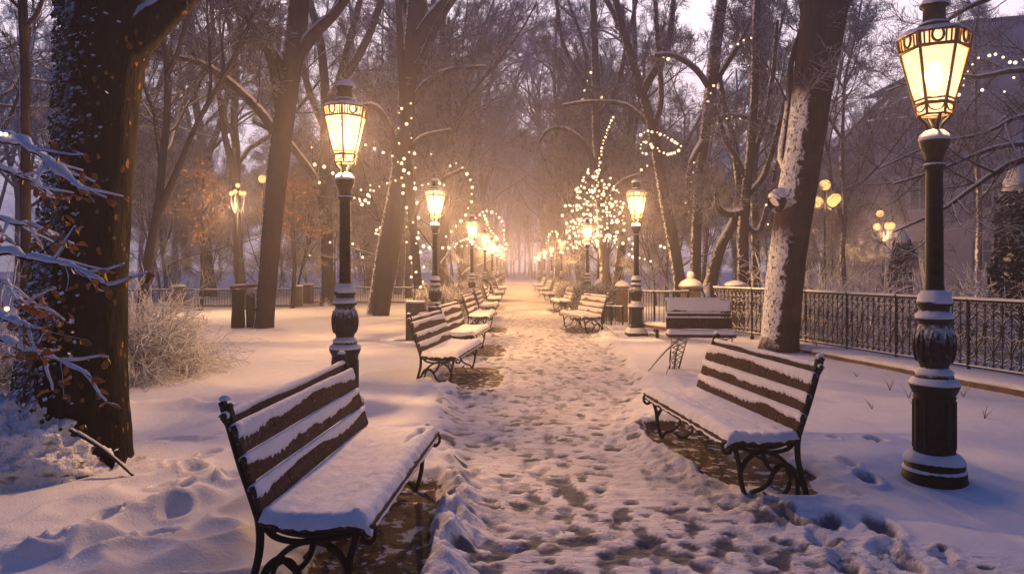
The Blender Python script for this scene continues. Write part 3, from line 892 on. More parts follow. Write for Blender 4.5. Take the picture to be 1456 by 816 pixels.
for x, y, lb in ((2.6, 26, 'third lantern post on the right side, in front of the dense cloud of fairy lights'),
                 (2.6, 41, 'fourth lantern post on the right side, left of the cloud of fairy lights'),
                 (2.45, 50, 'fifth lantern post on the right side, close beside the fourth'),
                 (2.35, 60, 'sixth lantern post on the right side, a small light in the haze'),
                 (2.3, 73, 'seventh lantern post on the right side, a tiny light in the haze'),
                 (2.3, 90, 'last lantern post on the right side, a speck of light at the vanishing end')):
    put_lamp(lamp0, x, y, lb, LAMP_R, FAR_GAIN, .5)

# lamp posts with clusters of round globes, standing off the path
def make_globe_lamp(name, label, loc, h, globes, group=None, watt=30, rz=0, r=.16):
    t = thing(name, label, 'lamp post', loc, rz, group)
    b = MB(); b.lathe([(.10, -.05), (.10, .5), (.07, .55), (.05, .8), (.04, h - .8), (.06, h - .75), (.04, h - .7), (.03, h)], 12)
    b.build('shaft', M['lamp_iron'], t)
    for gx, gy, gz_ in globes:
        m_ = MB()
        p = curve_pts([(0, 0, h - .55), (gx * .5, gy * .5, h - .75), (gx, gy, gz_ - .28 + h), (gx, gy, h + gz_ - r * .8)], 10)
        m_.tubes(p[None], np.full((1, 10), .018), 6)
        arm = m_.build('arm', M['lamp_iron'], t)
        g = MB()
        g.lathe([(.02, -r), (r * .6, -r * .8), (r * .95, -r * .3), (r, 0), (r * .9, r * .45), (r * .55, r * .85), (.02, r)], 14, (gx, gy, h + gz_))
        g.build('globe', M['globe'], arm)
    L = bpy.data.lights.new('flame', 'POINT'); L.energy = watt; L.color = LAMP_COL; L.shadow_soft_size = .1
    lo_ = link(bpy.data.objects.new('flame', L), t); lo_.location = (0, -.35, h - .5)
    return t
p = at(1173, 392, 25)
make_globe_lamp('globe_lamp', 'post with a cluster of round yellow globes behind the railing', (p.x, 25, 0), 4.35, [(0, 0, .12), (.42, .1, -.36), (-.45, .1, -.36), (.1, -.4, -.5), (-.08, .42, -.45)], watt=1100, r=.19)
p = at(1256, 392, 30)
make_globe_lamp('globe_lamp', 'post with uneven yellow globes beside the dark column shrub', (p.x, 30, 0), 3.4, [(-.15, 0, .45), (.1, -.2, -.1), (.4, .1, -.06), (-.1, .3, -.1)], watt=800, r=.15)
p = at(338, 392, 22)
make_globe_lamp('candelabra_lamp', 'slim park lamp with a crown of small bulbs and a tiny green sign', (p.x, 22, 0), 4.0, [(-.2, 0, -.15), (.2, 0, -.15), (0, -.2, -.12), (0, .2, -.12), (0, 0, .1)], watt=700, r=.07)
for o in C.objects:
    if o.name.startswith('candelabra_lamp'):
        m_ = MB(); m_.box((.14, -.05, 1.78), (.20, .02, .13), bev=.004); m_.build('sign_plate', M['sign'], o, smooth=False)
p = at(373, 392, 30)
make_globe_lamp('globe_lamp', 'single yellow globe lamp peeping past the leaning trunk at left', (p.x, 30, 0), 5.2, [(0, 0, .12)], watt=150, r=.17)
p = at(476, 392, 34)
make_globe_lamp('globe_lamp', 'small low globe lamp glowing behind the tall left lantern post', (p.x, 34, 0), 3.1, [(-.3, 0, 0)], watt=80, r=.15)
# ------------------------------------------------------------------ bare winter trees
def kids(rng, P, R, c, t0, t1, ratio, spread, up, N, wig, rk, tip=.3, lmin=.15, flat=0.0, absL=None):
    """children of a batch of branches P [B,N0,3], R [B,N0]"""
    B, N0, _ = P.shape
    idx = np.repeat(np.arange(B), c); K = len(idx)
    t = t0 + (t1 - t0) * (np.tile(np.arange(c), B) + rng.random(K)) / c
    f = t * (N0 - 1); i = np.minimum(f.astype(int), N0 - 2); w = (f - i)[:, None]
    S = P[idx, i] * (1 - w) + P[idx, i + 1] * w
    T = P[idx, i + 1] - P[idx, i]; T /= np.linalg.norm(T, axis=1, keepdims=True) + 1e-9
    pr = R[idx, i] * (1 - w[:, 0]) + R[idx, i + 1] * w[:, 0]
    plen = np.linalg.norm(np.diff(P, axis=1), axis=2).sum(1)[idx]
    q = rng.normal(size=(K, 3)); q[:, 2] *= 1 - flat
    q -= (q * T).sum(1, keepdims=True) * T; q /= np.linalg.norm(q, axis=1, keepdims=True) + 1e-9
    a = spread * rng.uniform(.6, 1.3, K)[:, None]
    D = T * np.cos(a) + q * np.sin(a); D[:, 2] += up * rng.uniform(.2, 1.2, K)
    D /= np.linalg.norm(D, axis=1, keepdims=True)
    base = plen if absL is None else absL
    L = np.maximum(base * ratio * rng.uniform(.55, 1.15, K) * (1.15 - .6 * t), lmin)
    st = (L / (N - 1))[:, None]
    out = np.empty((K, N, 3)); out[:, 0] = S
    for n in range(1, N):
        D = D + wig * rng.normal(size=(K, 3)); D[:, 2] += up * .35
        D /= np.linalg.norm(D, axis=1, keepdims=True)
        out[:, n] = out[:, n - 1] + D * st
    r0 = np.minimum(pr * .8, rk * L)
    return out, r0[:, None] * np.linspace(1, tip, N)[None]

def twigs(rng, mb, P, R, counts, scale=1.0, up=.05, fine=.0035, droop=0.0, k=3):
    """fine levels; returns nothing, fills mb"""
    ratio = .52
    for lv, c in enumerate(counts):
        last = lv == len(counts) - 1
        P, R = kids(rng, P, R, c, .12, 1.0, ratio, .75, up - droop * lv * .5, 4 if not last else 3, .16, .013, .45, .18 * scale)
        R = np.maximum(R, fine)
        mb.tubes(P, R, 4 if not last else k)

def limb_set(rng, trunk, rad, n, t0, t1, ratio, spread, up, N=9, wig=.13, rk=.022):
    return kids(rng, trunk[None], rad[None], n, t0, t1, ratio, spread, up, N, wig, rk, .28)

def bg_tree(seed, H, r, lean, fork, nl, counts, fine=.006, droop=0.0, lowest=.28):
    """mesh pair (trunk, crown) of a tree standing at the origin"""
    rng = np.random.default_rng(seed)
    z = np.linspace(-.2, H, 12)
    tr = np.stack([lean[0] * z / H + .35 * fbm(z * .25, z * 0 + seed, seed, 2), lean[1] * z / H + .35 * fbm(z * .25, z * 0 + 9, seed + 1, 2), z], 1)
    rad = r * np.linspace(1, .18, 12) ** .8; rad[0] *= 1.35; rad[1] *= 1.05
    tm = MB()
    pt = curve_pts(tr, 24); pr = np.interp(np.linspace(0, 1, 24), np.linspace(0, 1, 12), rad) * (1 + .06 * fbm(np.arange(24) * .7, np.zeros(24), seed, 2))
    tm.tubes(pt[None], pr[None], 11)
    stems = [(pt, pr)]
    if fork:
        for kf in range(fork):
            P, R = kids(rng, pt[None], pr[None], 1, .2 + .1 * kf, .3 + .1 * kf, .75, .35, .25, 14, .07, .02, .2)
            R[0, 0:2] *= 1.15
            tm.tubes(P, R, 9); stems.append((P[0], R[0]))
    cm = MB()
    A, AR = [], []
    for q, (p_, r_) in enumerate(stems):
        P, R = limb_set(rng, p_, r_, nl if q == 0 else nl // 2 + 1, lowest if q == 0 else .3, .97, .46, .95, .16, rk=.015)
        tm.tubes(P, R, 7); A.append(P); AR.append(R)
    P = np.concatenate(A); R = np.concatenate(AR)
    P2, R2 = kids(rng, P, R, 7, .15, 1, .6, .8, .06, 7, .17, .013, .3, .6)
    cm.tubes(P2, R2, 5)
    twigs(rng, cm, np.concatenate([P2]), np.concatenate([R2]), counts, fine=fine, droop=droop)
    return tm.mesh('trunk'), cm.mesh('crown')

SPECS = [  # seed, height, radius, lean, forks, limbs, twig counts, fine radius
    (1, 15, .22, (.9, .3), 1, 9, (7, 6, 4), .0045),
    (2, 17, .26, (-1.0, .4), 2, 8, (7, 6, 4), .0045),
    (3, 13, .16, (.3, -.6), 0, 11, (7, 6, 4), .0045),
    (4, 16, .20, (1.6, .2), 1, 9, (7, 6, 4), .0045),
    (5, 14, .19, (-1.5, -.3), 2, 7, (7, 6, 4), .0045),
    (6, 11, .11, (.5, .5), 1, 10, (7, 6, 4), .0042),
]
PROTO = [bg_tree(*s) for s in SPECS]
for tm, cm in PROTO:
    tm.materials.append(M['bark_far']); cm.materials.append(M['twig'])
def put_tree(k, x, y, s, rz, label, group, h=None):
    t = thing('bare_tree', label, 'tree', (x, y, 0), rz, group)
    t.scale = (s, s, s * (h or 1))
    link(bpy.data.objects.new('trunk', PROTO[k][0]), t)
    link(bpy.data.objects.new('crown', PROTO[k][1]), t)
    return t

rg = random.Random(11)
ROW_L = 'bare trees lining the left side of the path'; ROW_R = 'bare trees lining the right side of the path'
WOOD_L = 'frosted trees of the wood on the left'; WOOD_R = 'frosted trees of the wood on the right'
# rows along the avenue
for i, (x, y) in enumerate([(-3.6, 31), (-3.9, 38), (-3.6, 46), (-4.0, 55), (-3.4, 64), (-3.2, 75), (-3.2, 88), (-2.3, 102), (-1.6, 118)]):
    put_tree(rg.choice((0, 2, 3, 1)), x + rg.uniform(-.5, .3), y, rg.uniform(.85, 1.1) * (1.25 if y > 60 else 1), rg.uniform(0, 6.28),
             'bare tree fading into the haze along the left edge of the avenue', ROW_L)
for i, (x, y) in enumerate([(4.5, 33), (4.8, 40), (4.4, 47), (4.6, 57), (4.4, 67), (4.2, 79), (4.2, 92), (2.7, 104), (2.2, 120)]):
    put_tree(rg.choice((0, 2, 4, 1)), x + rg.uniform(-.3, .5), y, rg.uniform(.85, 1.1) * (1.25 if y > 60 else 1), rg.uniform(0, 6.28),
             'bare tree fading into the haze along the right edge of the avenue', ROW_R)
put_tree(1, -2.5, 62, 1.35, 1.0, 'tall bare tree leaning over the path from the far left lantern posts', ROW_L)
put_tree(0, 3.3, 54, 1.3, 4.0, 'tall bare tree leaning over the path from the far right lantern posts', ROW_R)
put_tree(4, -1.9, 94, 1.5, 2.0, 'tall misty tree closing the left side of the far end of the path', ROW_L)
put_tree(1, 3.0, 86, 1.5, 5.1, 'tall misty tree closing the right side of the far end of the path', ROW_R)
# the woods to both sides
def wood(n, x0, x1, y0, y1, label, group, gap):
    pts = []
    tries = 0
    while len(pts) < n and tries < 5000:
        tries += 1
        y = y0 + (y1 - y0) * rg.random() ** .85
        x = rg.uniform(x0, x1) * (y / y1 * .8 + .35)
        if any((x - a) ** 2 + (y - b) ** 2 < gap ** 2 for a, b in pts): continue
        if group == WOOD_R and x > .30 * y and y < 62: continue
        pts.append((x, y))
    for x, y in pts:
        put_tree(rg.randrange(6), x, y, rg.uniform(.8, 1.2), rg.uniform(0, 6.28), label, group)
wood(23, -50, -7, 27, 80, 'thin frosted tree standing deep in the wood beyond the low fence', WOOD_L, 3.6)
wood(14, 8, 48, 28, 84, 'thin frosted tree standing deep in the wood beyond the iron railing', WOOD_R, 3.8)
# named middle-distance trees of the wood, one of a look each
put_tree(5, -8.2, 15.5, 1.0, .4, 'slender pale tree right of the huge trunk, arching over the lawn', WOOD_L)
put_tree(3, -9.5, 24.5, .95, 2.2, 'grey tree with a crooked trunk behind the candelabra lamp', WOOD_L)
put_tree(1, -12.5, 21, 1.0, 5.0, 'broad grey tree at the end of the low stone-posted fence', WOOD_L)
put_tree(2, -10.5, 13, .9, 3.9, 'grey young tree half hidden by the huge trunk', WOOD_L)
put_tree(4, 8.6, 25.5, .95, 1.1, 'frosted tree whose twigs hang in front of the grey building', WOOD_R)
put_tree(2, 19.5, 30, 1.0, 2.0, 'frosted tree spreading its twigs before the far end of the grey building', WOOD_R)
put_tree(5, 12.5, 27, 1.1, 4.3, 'small twiggy tree between the globe lamps and the grey building', WOOD_R)

# twiggy young growth between the trunks
UPROTO = [bg_tree(101, 6.5, .05, (.5, .2), 2, 9, (6, 5, 3), fine=.0045, droop=.10, lowest=.10), bg_tree(102, 5.0, .04, (-.4, .3), 3, 8, (6, 5, 3), fine=.0045, droop=.12, lowest=.08), bg_tree(103, 8.5, .07, (.3, -.4), 2, 10, (6, 5, 3), fine=.0045, droop=.06, lowest=.12)]
for tm, cm in UPROTO:
    tm.materials.append(M['bark_far']); cm.materials.append(M['twig'])
def young(n, x0, x1, y0, y1, label, group):
    for i in range(n):
        y = y0 + (y1 - y0) * (i + rg.random()) / n; x = rg.uniform(x0, x1) * (.55 + .45 * y / y1)
        t = thing('frosted_sapling', label, 'sapling', (x, y, 0), rg.uniform(0, 6.28), group)
        k = rg.randrange(3); s_ = rg.uniform(.8, 1.25); t.scale = (s_, s_, s_)
        link(bpy.data.objects.new('trunk', UPROTO[k][0]), t); link(bpy.data.objects.new('crown', UPROTO[k][1]), t)
young(20, -26, -6.5, 27, 50, 'frosted twiggy sapling in the undergrowth of the wood behind the low fence', 'frosted saplings under the left wood')
young(14, 6.5, 20, 25, 50, 'frosted twiggy sapling in the undergrowth behind the iron railing', 'frosted saplings under the right wood')
young(6, -4.4, -2.9, 26, 66, 'frosted twiggy sapling close behind the left row of lantern posts', 'frosted saplings beside the left lantern posts')
young(6, 3.5, 5.2, 27, 66, 'frosted twiggy sapling close behind the right row of lantern posts', 'frosted saplings beside the right lantern posts')

# the far mass of wood that closes the view
def far_wood():
    rng = np.random.default_rng(77)
    mb = MB()
    n = 190
    x = rng.uniform(-150, 150, n); y = rng.uniform(86, 200, n)
    y = np.where(np.abs(x) < 6, y + 50, y)
    x[:30] = rng.uniform(-10, 10, 30); y[:30] = rng.uniform(128, 190, 30)
    keep = (np.abs(x) > 3.5) | (y > 126)
    x, y = x[keep], y[keep]; n = len(x)
    H = rng.uniform(11, 19, n) * np.where(np.abs(x) < 11, 1.2, 1)
    z = np.linspace(-.3, 1, 7)[None] * H[:, None]
    P = np.stack([x[:, None] + rng.normal(0, .25, (n, 7)).cumsum(1), y[:, None] + rng.normal(0, .25, (n, 7)).cumsum(1), z], -1)
    R = rng.uniform(.14, .3, n)[:, None] * np.linspace(1, .2, 7)[None]
    mb.tubes(P, R, 6)
    P2, R2 = kids(rng, P, R, 9, .3, 1, .42, .8, .22, 6, .14, .02, .3)
    mb.tubes(P2, R2, 4)
    P3, R3 = kids(rng, P2, R2, 7, .2, 1, .5, .75, .1, 4, .15, .014, .4, .4)
    mb.tubes(P3, np.maximum(R3, .010), 3)
    P4, R4 = kids(rng, P3, R3, 6, .2, 1, .55, .8, .05, 3, .16, .012, .5, .4)
    mb.tubes(P4, np.maximum(R4, .010), 3)
    tag(mb.build('distant_wood', M['twig']), kind='stuff')
far_wood()

# ------------------------------------------------------------------ the trees one can tell apart, traced limb by limb
def px_line(pts, n):
    """[(px, py, depth, radius px)...] -> smooth polyline with radii in metres"""
    P = np.array([tuple(at(a, b, d)) for a, b, d, r in pts]); R = np.array([r * .84 * d / 1000.0 for a, b, d, r in pts])
    q = curve_pts(np.concatenate([P, R[:, None]], 1), n)
    return q[:, :3], np.maximum(q[:, 3], .004)

def rough_trunk(mb, P, R, seed, k=28, amp=.06, flute=0.0, root=0.0):
    N = len(P)
    n0 = len(mb.V)
    mb.tubes(P[None], R[None], k, cap=False)
    V = mb.V[n0].reshape(N, k, 3)
    ctr = P[:, None]
    d = V - ctr
    a = np.arange(k) / k * 2 * PI
    A, Z = np.meshgrid(a, np.linspace(0, 1, N) * N * .3)
    na = fbm(np.cos(A) * 1.2 + 5, np.sin(A) * 1.2 + Z * .35, seed, 4) * amp + fbm(np.cos(A) * 4 + 5, np.sin(A) * 4 + Z * .8, seed + 3, 3) * amp * .5
    na += flute * np.cos(A * 5 + seed) * np.exp(-np.linspace(0, 1, N)[:, None] * 3)
    na += root * np.exp(-np.linspace(0, 1, N)[:, None] * 18) * (1 + .6 * np.cos(A * 4 + seed))
    mb.V[n0] = (ctr + d * (1 + na[..., None])).reshape(-1, 3)

def big_tree(label, trunks, limbs, bark, seed, twig=(5, 5, 3), fine=.0045, mat='twig', k=26, group=None, name='bare_tree', origin=None, amp=.05, sec=6, ntr=40, auto=0):
    rng = np.random.default_rng(seed)
    ln0 = px_line(trunks[0], ntr)
    o = Vector((ln0[0][0][0], ln0[0][0][1], 0))
    t = thing(name, label, 'tree', o, 0, group)
    oa = np.array(o)
    allP = []
    mb = MB()
    for q, tr in enumerate(trunks):
        P, R = px_line(tr, ntr)
        rough_trunk(mb, P - oa, R, seed + q, k, amp, .03, .42 if q == 0 else 0)
        if auto:
            allP.append(limb_set(rng, P - oa, R, auto, .45, .98, .35, .9, .25))
    mb.build('trunk', bark, t)
    cm = MB()
    for lb in limbs:
        P, R = px_line(lb, 16)
        b = MB(); rough_trunk(b, P - oa, R, seed + 50, 10, amp * .8)
        lo = b.build('limb', bark, t)
        Q = P - oa; sl_ = np.gradient(Q, axis=0); sl_ = np.abs(sl_[:, 2]) / (np.linalg.norm(sl_, axis=1) + 1e-9)
        f_ = np.clip((.97 - sl_) * 4, 0, 1) * (1 + .25 * fbm(np.arange(16) * .8, np.zeros(16), seed, 2))
        if f_.max() > .05:
            Q[:, 2] += R * (.50 + .12 * f_)
            s_ = MB(); s_.tubes(Q[None], np.maximum(R * .80 * f_, .001)[None], 8, cap=True); s_.build('limb_snow', M['snow'], lo)
        if len(lb) > 3: allP.append(kids(rng, (P - oa)[None], R[None], sec, .2, 1, .42, .75, .12, 8, .14, .016, .28, .4))
    for P2, R2 in allP:
        cm.tubes(P2, R2, 6)
        P3, R3 = kids(rng, P2, R2, 4, .15, 1, .5, .7, .08, 6, .16, .014, .3, .3)
        cm.tubes(P3, R3, 5)
        twigs(rng, cm, np.concatenate([P3]), np.concatenate([R3]), twig, fine=fine)
    if cm.n: cm.build('crown', M[mat], t)
    return t

# huge plane tree at left, close to the camera
D1 = 5.2
plane = big_tree('huge mottled plane tree at left, its flank covered in snowy ivy',
    [[(118, 705, D1, 88), (112, 670, D1, 80), (112, 600, D1, 76), (116, 500, D1, 70), (124, 400, D1, 62), (134, 300, D1, 55), (143, 200, D1, 54), (150, 100, D1, 58), (158, 40, D1, 66), (150, -40, D1, 58), (140, -160, D1 + .2, 50), (130, -330, D1 + .3, 42)]],
    [[(170, 75, D1, 36), (205, 45, D1 - .05, 30), (250, 5, D1 - .1, 24), (300, -50, D1 - .2, 22), (380, -140, D1 - .3, 17), (480, -250, D1 - .3, 9)],
     [(120, 60, D1 + .1, 26), (90, -10, D1 + .3, 22), (40, -120, D1 + .5, 16), (-40, -260, D1 + .6, 8)]],
    M['plane'], 21, twig=(4, 4, 2), fine=.003, k=56, amp=.045, sec=4, ntr=90)
# leaning trunk with forked limbs, left of the tall left lamp
big_tree('tall dark trunk leaning right, between the candelabra lamp and the tall left lantern post',
    [[(372, 480, 17, 19), (375, 465, 17, 15.5), (380, 400, 17, 15.5), (386, 330, 17, 16), (396, 230, 17, 17.5), (408, 140, 17, 17.5), (420, 60, 17, 17), (426, 0, 17, 17), (434, -120, 17, 14), (440, -260, 17, 9)]],
    [[(424, 78, 17, 12), (450, 45, 16.8, 10), (480, 15, 16.5, 8), (505, -30, 16.2, 7), (530, -130, 16, 4)],
     [(398, 175, 17, 8), (393, 120, 16.8, 8.5), (382, 75, 16.7, 8), (372, 62, 16.6, 6)],
     [(400, 205, 17, 9), (375, 165, 16.8, 8), (330, 120, 16.5, 7), (285, 90, 16.2, 5.5), (235, 78, 16, 4), (200, 60, 16, 3)],
     [(412, 110, 17, 8), (380, 62, 16.7, 7), (340, 15, 16.5, 6), (290, -30, 16.2, 5)],
     [(428, 0, 17, 12), (410, -60, 17, 9), (370, -140, 17, 6)]],
    M['bark_edge'], 31, twig=(4, 4, 3), fine=.005)
# slim tree behind it with a wide fork
big_tree('slim tree forking wide behind the tall left lantern post',
    [[(468, 440, 27, 13), (466, 400, 27, 10), (464, 330, 27, 10), (461, 280, 27, 10.5), (462, 200, 27, 9), (462, 130, 27, 8), (455, 60, 27, 7), (440, 0, 27, 6), (420, -100, 27, 4)]],
    [[(462, 290, 27, 9), (445, 250, 26.8, 7.5), (420, 215, 26.5, 6.5), (395, 190, 26, 5.5), (360, 172, 26, 4)],
     [(462, 150, 27, 8), (490, 110, 27, 8), (520, 60, 27, 7), (545, -10, 27, 5.5), (560, -90, 27, 4)],
     [(462, 165, 27, 7), (480, 120, 27, 6.5), (496, 60, 27, 5.5), (512, 0, 27, 4.5), (520, -80, 27, 3)],
     [(461, 180, 27, 7), (440, 130, 27, 6), (425, 70, 27, 5), (415, 0, 27, 4)]],
    M['bark_edge'], 32, twig=(4, 4, 3), fine=.006)
# the double tree wound with lights
big_tree('thick leaning tree with a snowy stump-like fork, left of the second left lantern post',
    [[(535, 462, 21.5, 22), (538, 445, 21.5, 18), (548, 380, 21.5, 19), (558, 320, 21.5, 19), (566, 270, 21.5, 17), (574, 200, 21.6, 15), (580, 120, 21.7, 14.5), (588, 50, 21.8, 15), (594, 0, 21.8, 16), (604, -110, 22, 12), (612, -240, 22, 7)]],
    [[(592, 60, 21.8, 12), (610, 30, 21.5, 10), (635, 0, 21.2, 8), (670, -35, 21, 6), (700, -100, 21, 4)],
     [(585, 110, 21.8, 8), (602, 80, 21.5, 7), (625, 30, 21.3, 6), (660, -15, 21, 5), (720, -40, 21, 3.5)],
     [(566, 250, 21.5, 8), (560, 205, 21.3, 7), (548, 170, 21.2, 6), (530, 150, 21, 5), (505, 155, 21, 4)],
     [(590, 40, 21.8, 9), (565, -20, 22, 7), (530, -90, 22, 5)],
     [(584, 150, 21.8, 7), (605, 120, 21.5, 6), (640, 100, 21.2, 4.5), (690, 95, 21, 3)]],
    M['bark_edge'], 33, twig=(4, 4, 3), fine=.0055)
big_tree('thin dark trunk wound with fairy lights beside the second left lantern post',
    [[(596, 432, 20.5, 8.5), (594, 400, 20.5, 7), (588, 330, 20.5, 7), (582, 260, 20.5, 7.5), (577, 200, 20.5, 7.5), (574, 150, 20.5, 7), (570, 80, 20.5, 6), (566, 0, 20.5, 5), (560, -90, 20.5, 3)]],
    [[(586, 310, 20.5, 4.5), (605, 280, 20.3, 4), (630, 255, 20, 3.2), (660, 240, 19.8, 2.4)],
     [(578, 220, 20.5, 4), (600, 195, 20.4, 3.4), (640, 185, 20.3, 2.5)]],
    M['bark'], 34, twig=(3, 3, 2), fine=.005)
# trees of the right side
big_tree('large dark trunk with its left face plastered in snow, right behind the right bench',
    [[(1104, 512, 12.2, 34), (1107, 490, 12.2, 30), (1114, 420, 12.2, 30), (1122, 350, 12.2, 30), (1132, 280, 12.2, 31), (1144, 200, 12.2, 31), (1157, 110, 12.2, 33), (1170, 30, 12.2, 36), (1180, -40, 12.2, 36), (1190, -150, 12.3, 28), (1200, -300, 12.3, 20)]],
    [[(1128, 300, 12.2, 20), (1112, 288, 12.15, 17), (1100, 292, 12.1, 15)],
     [(1130, 250, 12.25, 9), (1112, 225, 12.3, 8), (1120, 160, 12.3, 6), (1125, 90, 12.3, 5), (1142, 20, 12.3, 5), (1120, -80, 12.3, 4)],
     [(1190, 20, 12.2, 15), (1215, -40, 12, 13), (1260, -110, 11.8, 9)],
     [(1160, 0, 12.2, 14), (1120, -70, 12.2, 11), (1050, -150, 12.2, 8)]],
    M['bark_snowy'], 41, twig=(4, 4, 3), fine=.004, k=44, ntr=70)
big_tree('grey tree leaning left behind the pyramid-capped stone post',
    [[(968, 432, 24, 12), (966, 400, 24, 10), (956, 340, 24, 10), (944, 280, 24, 9), (932, 210, 24, 8.5), (918, 150, 24, 8.5), (908, 120, 24, 9), (894, 70, 24, 7), (880, 20, 24, 6), (868, -40, 24, 5), (850, -140, 24, 3)]],
    [[(912, 135, 24, 8), (928, 105, 23.8, 7), (945, 75, 23.6, 6), (955, 30, 23.4, 5), (960, -40, 23.3, 4)],
     [(906, 110, 24, 6), (890, 60, 24.2, 5.5), (868, 10, 24.4, 5), (840, -30, 24.5, 4)],
     [(930, 180, 24, 6), (940, 140, 23.8, 5), (935, 60, 23.7, 4.5), (930, -20, 23.6, 3.5)],
     [(925, 180, 24, 5), (890, 150, 24, 4), (840, 145, 24, 3.2), (800, 150, 24, 2.5)]],
    M['bark_edge'], 42, twig=(4, 4, 3), fine=.0055)
big_tree('snow-edged grey tree rising left of the large dark right trunk',
    [[(990, 425, 21, 12), (989, 395, 21, 9), (990, 330, 21, 9), (994, 260, 21, 9), (1002, 190, 21, 8.5), (1010, 130, 21, 9.5), (1018, 60, 21, 10), (1026, 0, 21, 9), (1035, -110, 21, 6), (1040, -220, 21, 4)]],
    [[(1002, 195, 21, 6), (985, 225, 20.8, 5), (978, 260, 20.7, 4), (980, 300, 20.6, 3)],
     [(1012, 130, 21, 6), (990, 100, 20.8, 5), (960, 80, 20.6, 4.5), (930, 78, 20.5, 3.5)],
     [(1014, 120, 21, 6), (1040, 80, 21, 5), (1060, 45, 21, 4), (1085, -10, 21, 3)],
     [(1006, 175, 21, 5), (1040, 165, 20.8, 4.5), (1080, 172, 20.6, 3.5), (1120, 190, 20.5, 2.5)]],
    M['bark_edge'], 43, twig=(4, 4, 3), fine=.005)
big_tree('dark upright tree with a low snowy side bough, just left of the large right trunk',
    [[(1058, 425, 19, 13), (1057, 395, 19, 10), (1056, 340, 19, 9.5), (1058, 300, 19, 9), (1066, 220, 19, 7.5), (1072, 140, 19, 7), (1074, 60, 19, 7), (1076, 0, 19, 6.5), (1080, -110, 19, 4.5), (1085, -220, 19, 3)]],
    [[(1056, 300, 19, 8), (1040, 304, 18.9, 7), (1026, 300, 18.8, 6), (1019, 290, 18.7, 5), (1018, 270, 18.7, 3)],
     [(1066, 230, 19, 5), (1085, 180, 19, 4.5), (1098, 110, 19, 4), (1105, 30, 19, 3.5)],
     [(1062, 262, 19, 5), (1048, 225, 19, 4.5), (1032, 200, 19, 4), (1020, 160, 19, 3)],
     [(1060, 280, 19, 5.5), (1085, 250, 19, 5), (1102, 200, 19, 4.5), (1115, 140, 19, 3.5)]],
    M['bark_edge'], 44, twig=(4, 4, 3), fine=.005)
big_tree('short curved trunk crossing behind the dark upright right tree',
    [[(1005, 422, 23, 12), (1012, 395, 23, 10), (1025, 350, 23, 9), (1045, 310, 23, 8), (1050, 260, 23, 7), (1042, 200, 23, 6), (1030, 150, 23, 5), (1020, 90, 23, 4)]],
    [[(1045, 300, 23, 6), (1075, 330, 23, 5), (1092, 290, 23, 4.5), (1105, 230, 23, 3.5)]],
    M['bark_edge'], 45, twig=(4, 4, 2), fine=.0055)
big_tree('straight grey trunk wrapped by the vertical string of lights above the dense cloud of lights',
    [[(862, 415, 28, 11), (860, 390, 28, 8), (856, 330, 28, 7.5), (852, 270, 28, 7), (848, 200, 28, 7), (847, 130, 28, 7), (845, 60, 28, 6.5), (843, 0, 28, 6), (840, -110, 28, 4), (838, -200, 28, 3)]],
    [[(852, 250, 28, 5), (830, 205, 27.8, 4.5), (805, 185, 27.6, 4), (780, 185, 27.4, 3.2), (765, 205, 27.2, 2.4)],
     [(848, 170, 28, 5), (875, 130, 28, 4.5), (890, 70, 28, 4), (905, 0, 28, 3)],
     [(847, 150, 28, 4.5), (825, 110, 28, 4), (800, 60, 28, 3.5), (790, -10, 28, 3)],
     [(856, 300, 28, 4), (880, 262, 27.8, 3.5), (910, 248, 27.6, 3)]],
    M['bark_far'], 46, twig=(5, 4, 3), fine=.006)
big_tree('dark slim trunk at the left edge beyond the ivy',
    [[(36, 470, 8.6, 11), (36, 430, 8.6, 9), (36, 300, 8.6, 8), (35, 150, 8.6, 7.5), (34, 60, 8.6, 7.5), (32, 0, 8.6, 7), (28, -150, 8.6, 5)]],
    [[(34, 40, 8.6, 4), (55, 15, 8.5, 3.5), (70, -40, 8.4, 3)], [(34, 20, 8.6, 3), (10, -10, 8.5, 2.5), (-20, -60, 8.5, 2)]],
    M['bark_snowy'], 47, twig=(3, 3, 2), fine=.003, sec=4)
# branches of a tree standing outside the frame, crossing behind the tall right lamp
big_tree('dark snow-lined boughs reaching in from the right edge across the grey building',
    [[(1620, 560, 10, 40), (1620, 400, 10, 34), (1615, 250, 10, 30), (1605, 100, 10, 28), (1600, -50, 10, 24), (1590, -250, 10, 16)]],
    [[(1612, 240, 10, 10), (1540, 215, 10, 8), (1456, 205, 10, 5), (1400, 215, 10, 3.6), (1340, 240, 10, 2.8), (1270, 262, 10, 1.8)],
     [(1614, 260, 10, 9), (1530, 235, 9.8, 7), (1456, 225, 9.8, 5), (1390, 262, 9.8, 4), (1340, 298, 9.8, 3), (1270, 330, 9.8, 1.8)],
     [(1605, 80, 10, 12), (1540, 30, 10, 9), (1456, -10, 10, 7), (1390, 5, 10, 4), (1330, 40, 10, 2.5)],
     [(1608, 150, 10, 9), (1530, 120, 10, 7), (1456, 100, 10, 5), (1390, 110, 10, 3.5), (1335, 105, 10, 2.2), (1260, 130, 10, 1.5)],
     [(1612, 200, 10, 9), (1540, 180, 10.2, 6), (1456, 165, 10.2, 4), (1400, 190, 10.2, 3), (1330, 205, 10.2, 2), (1250, 240, 10.2, 1.4)]],
    M['bark'], 48, twig=(5, 4), fine=.0028, mat='twig_dark', sec=9)
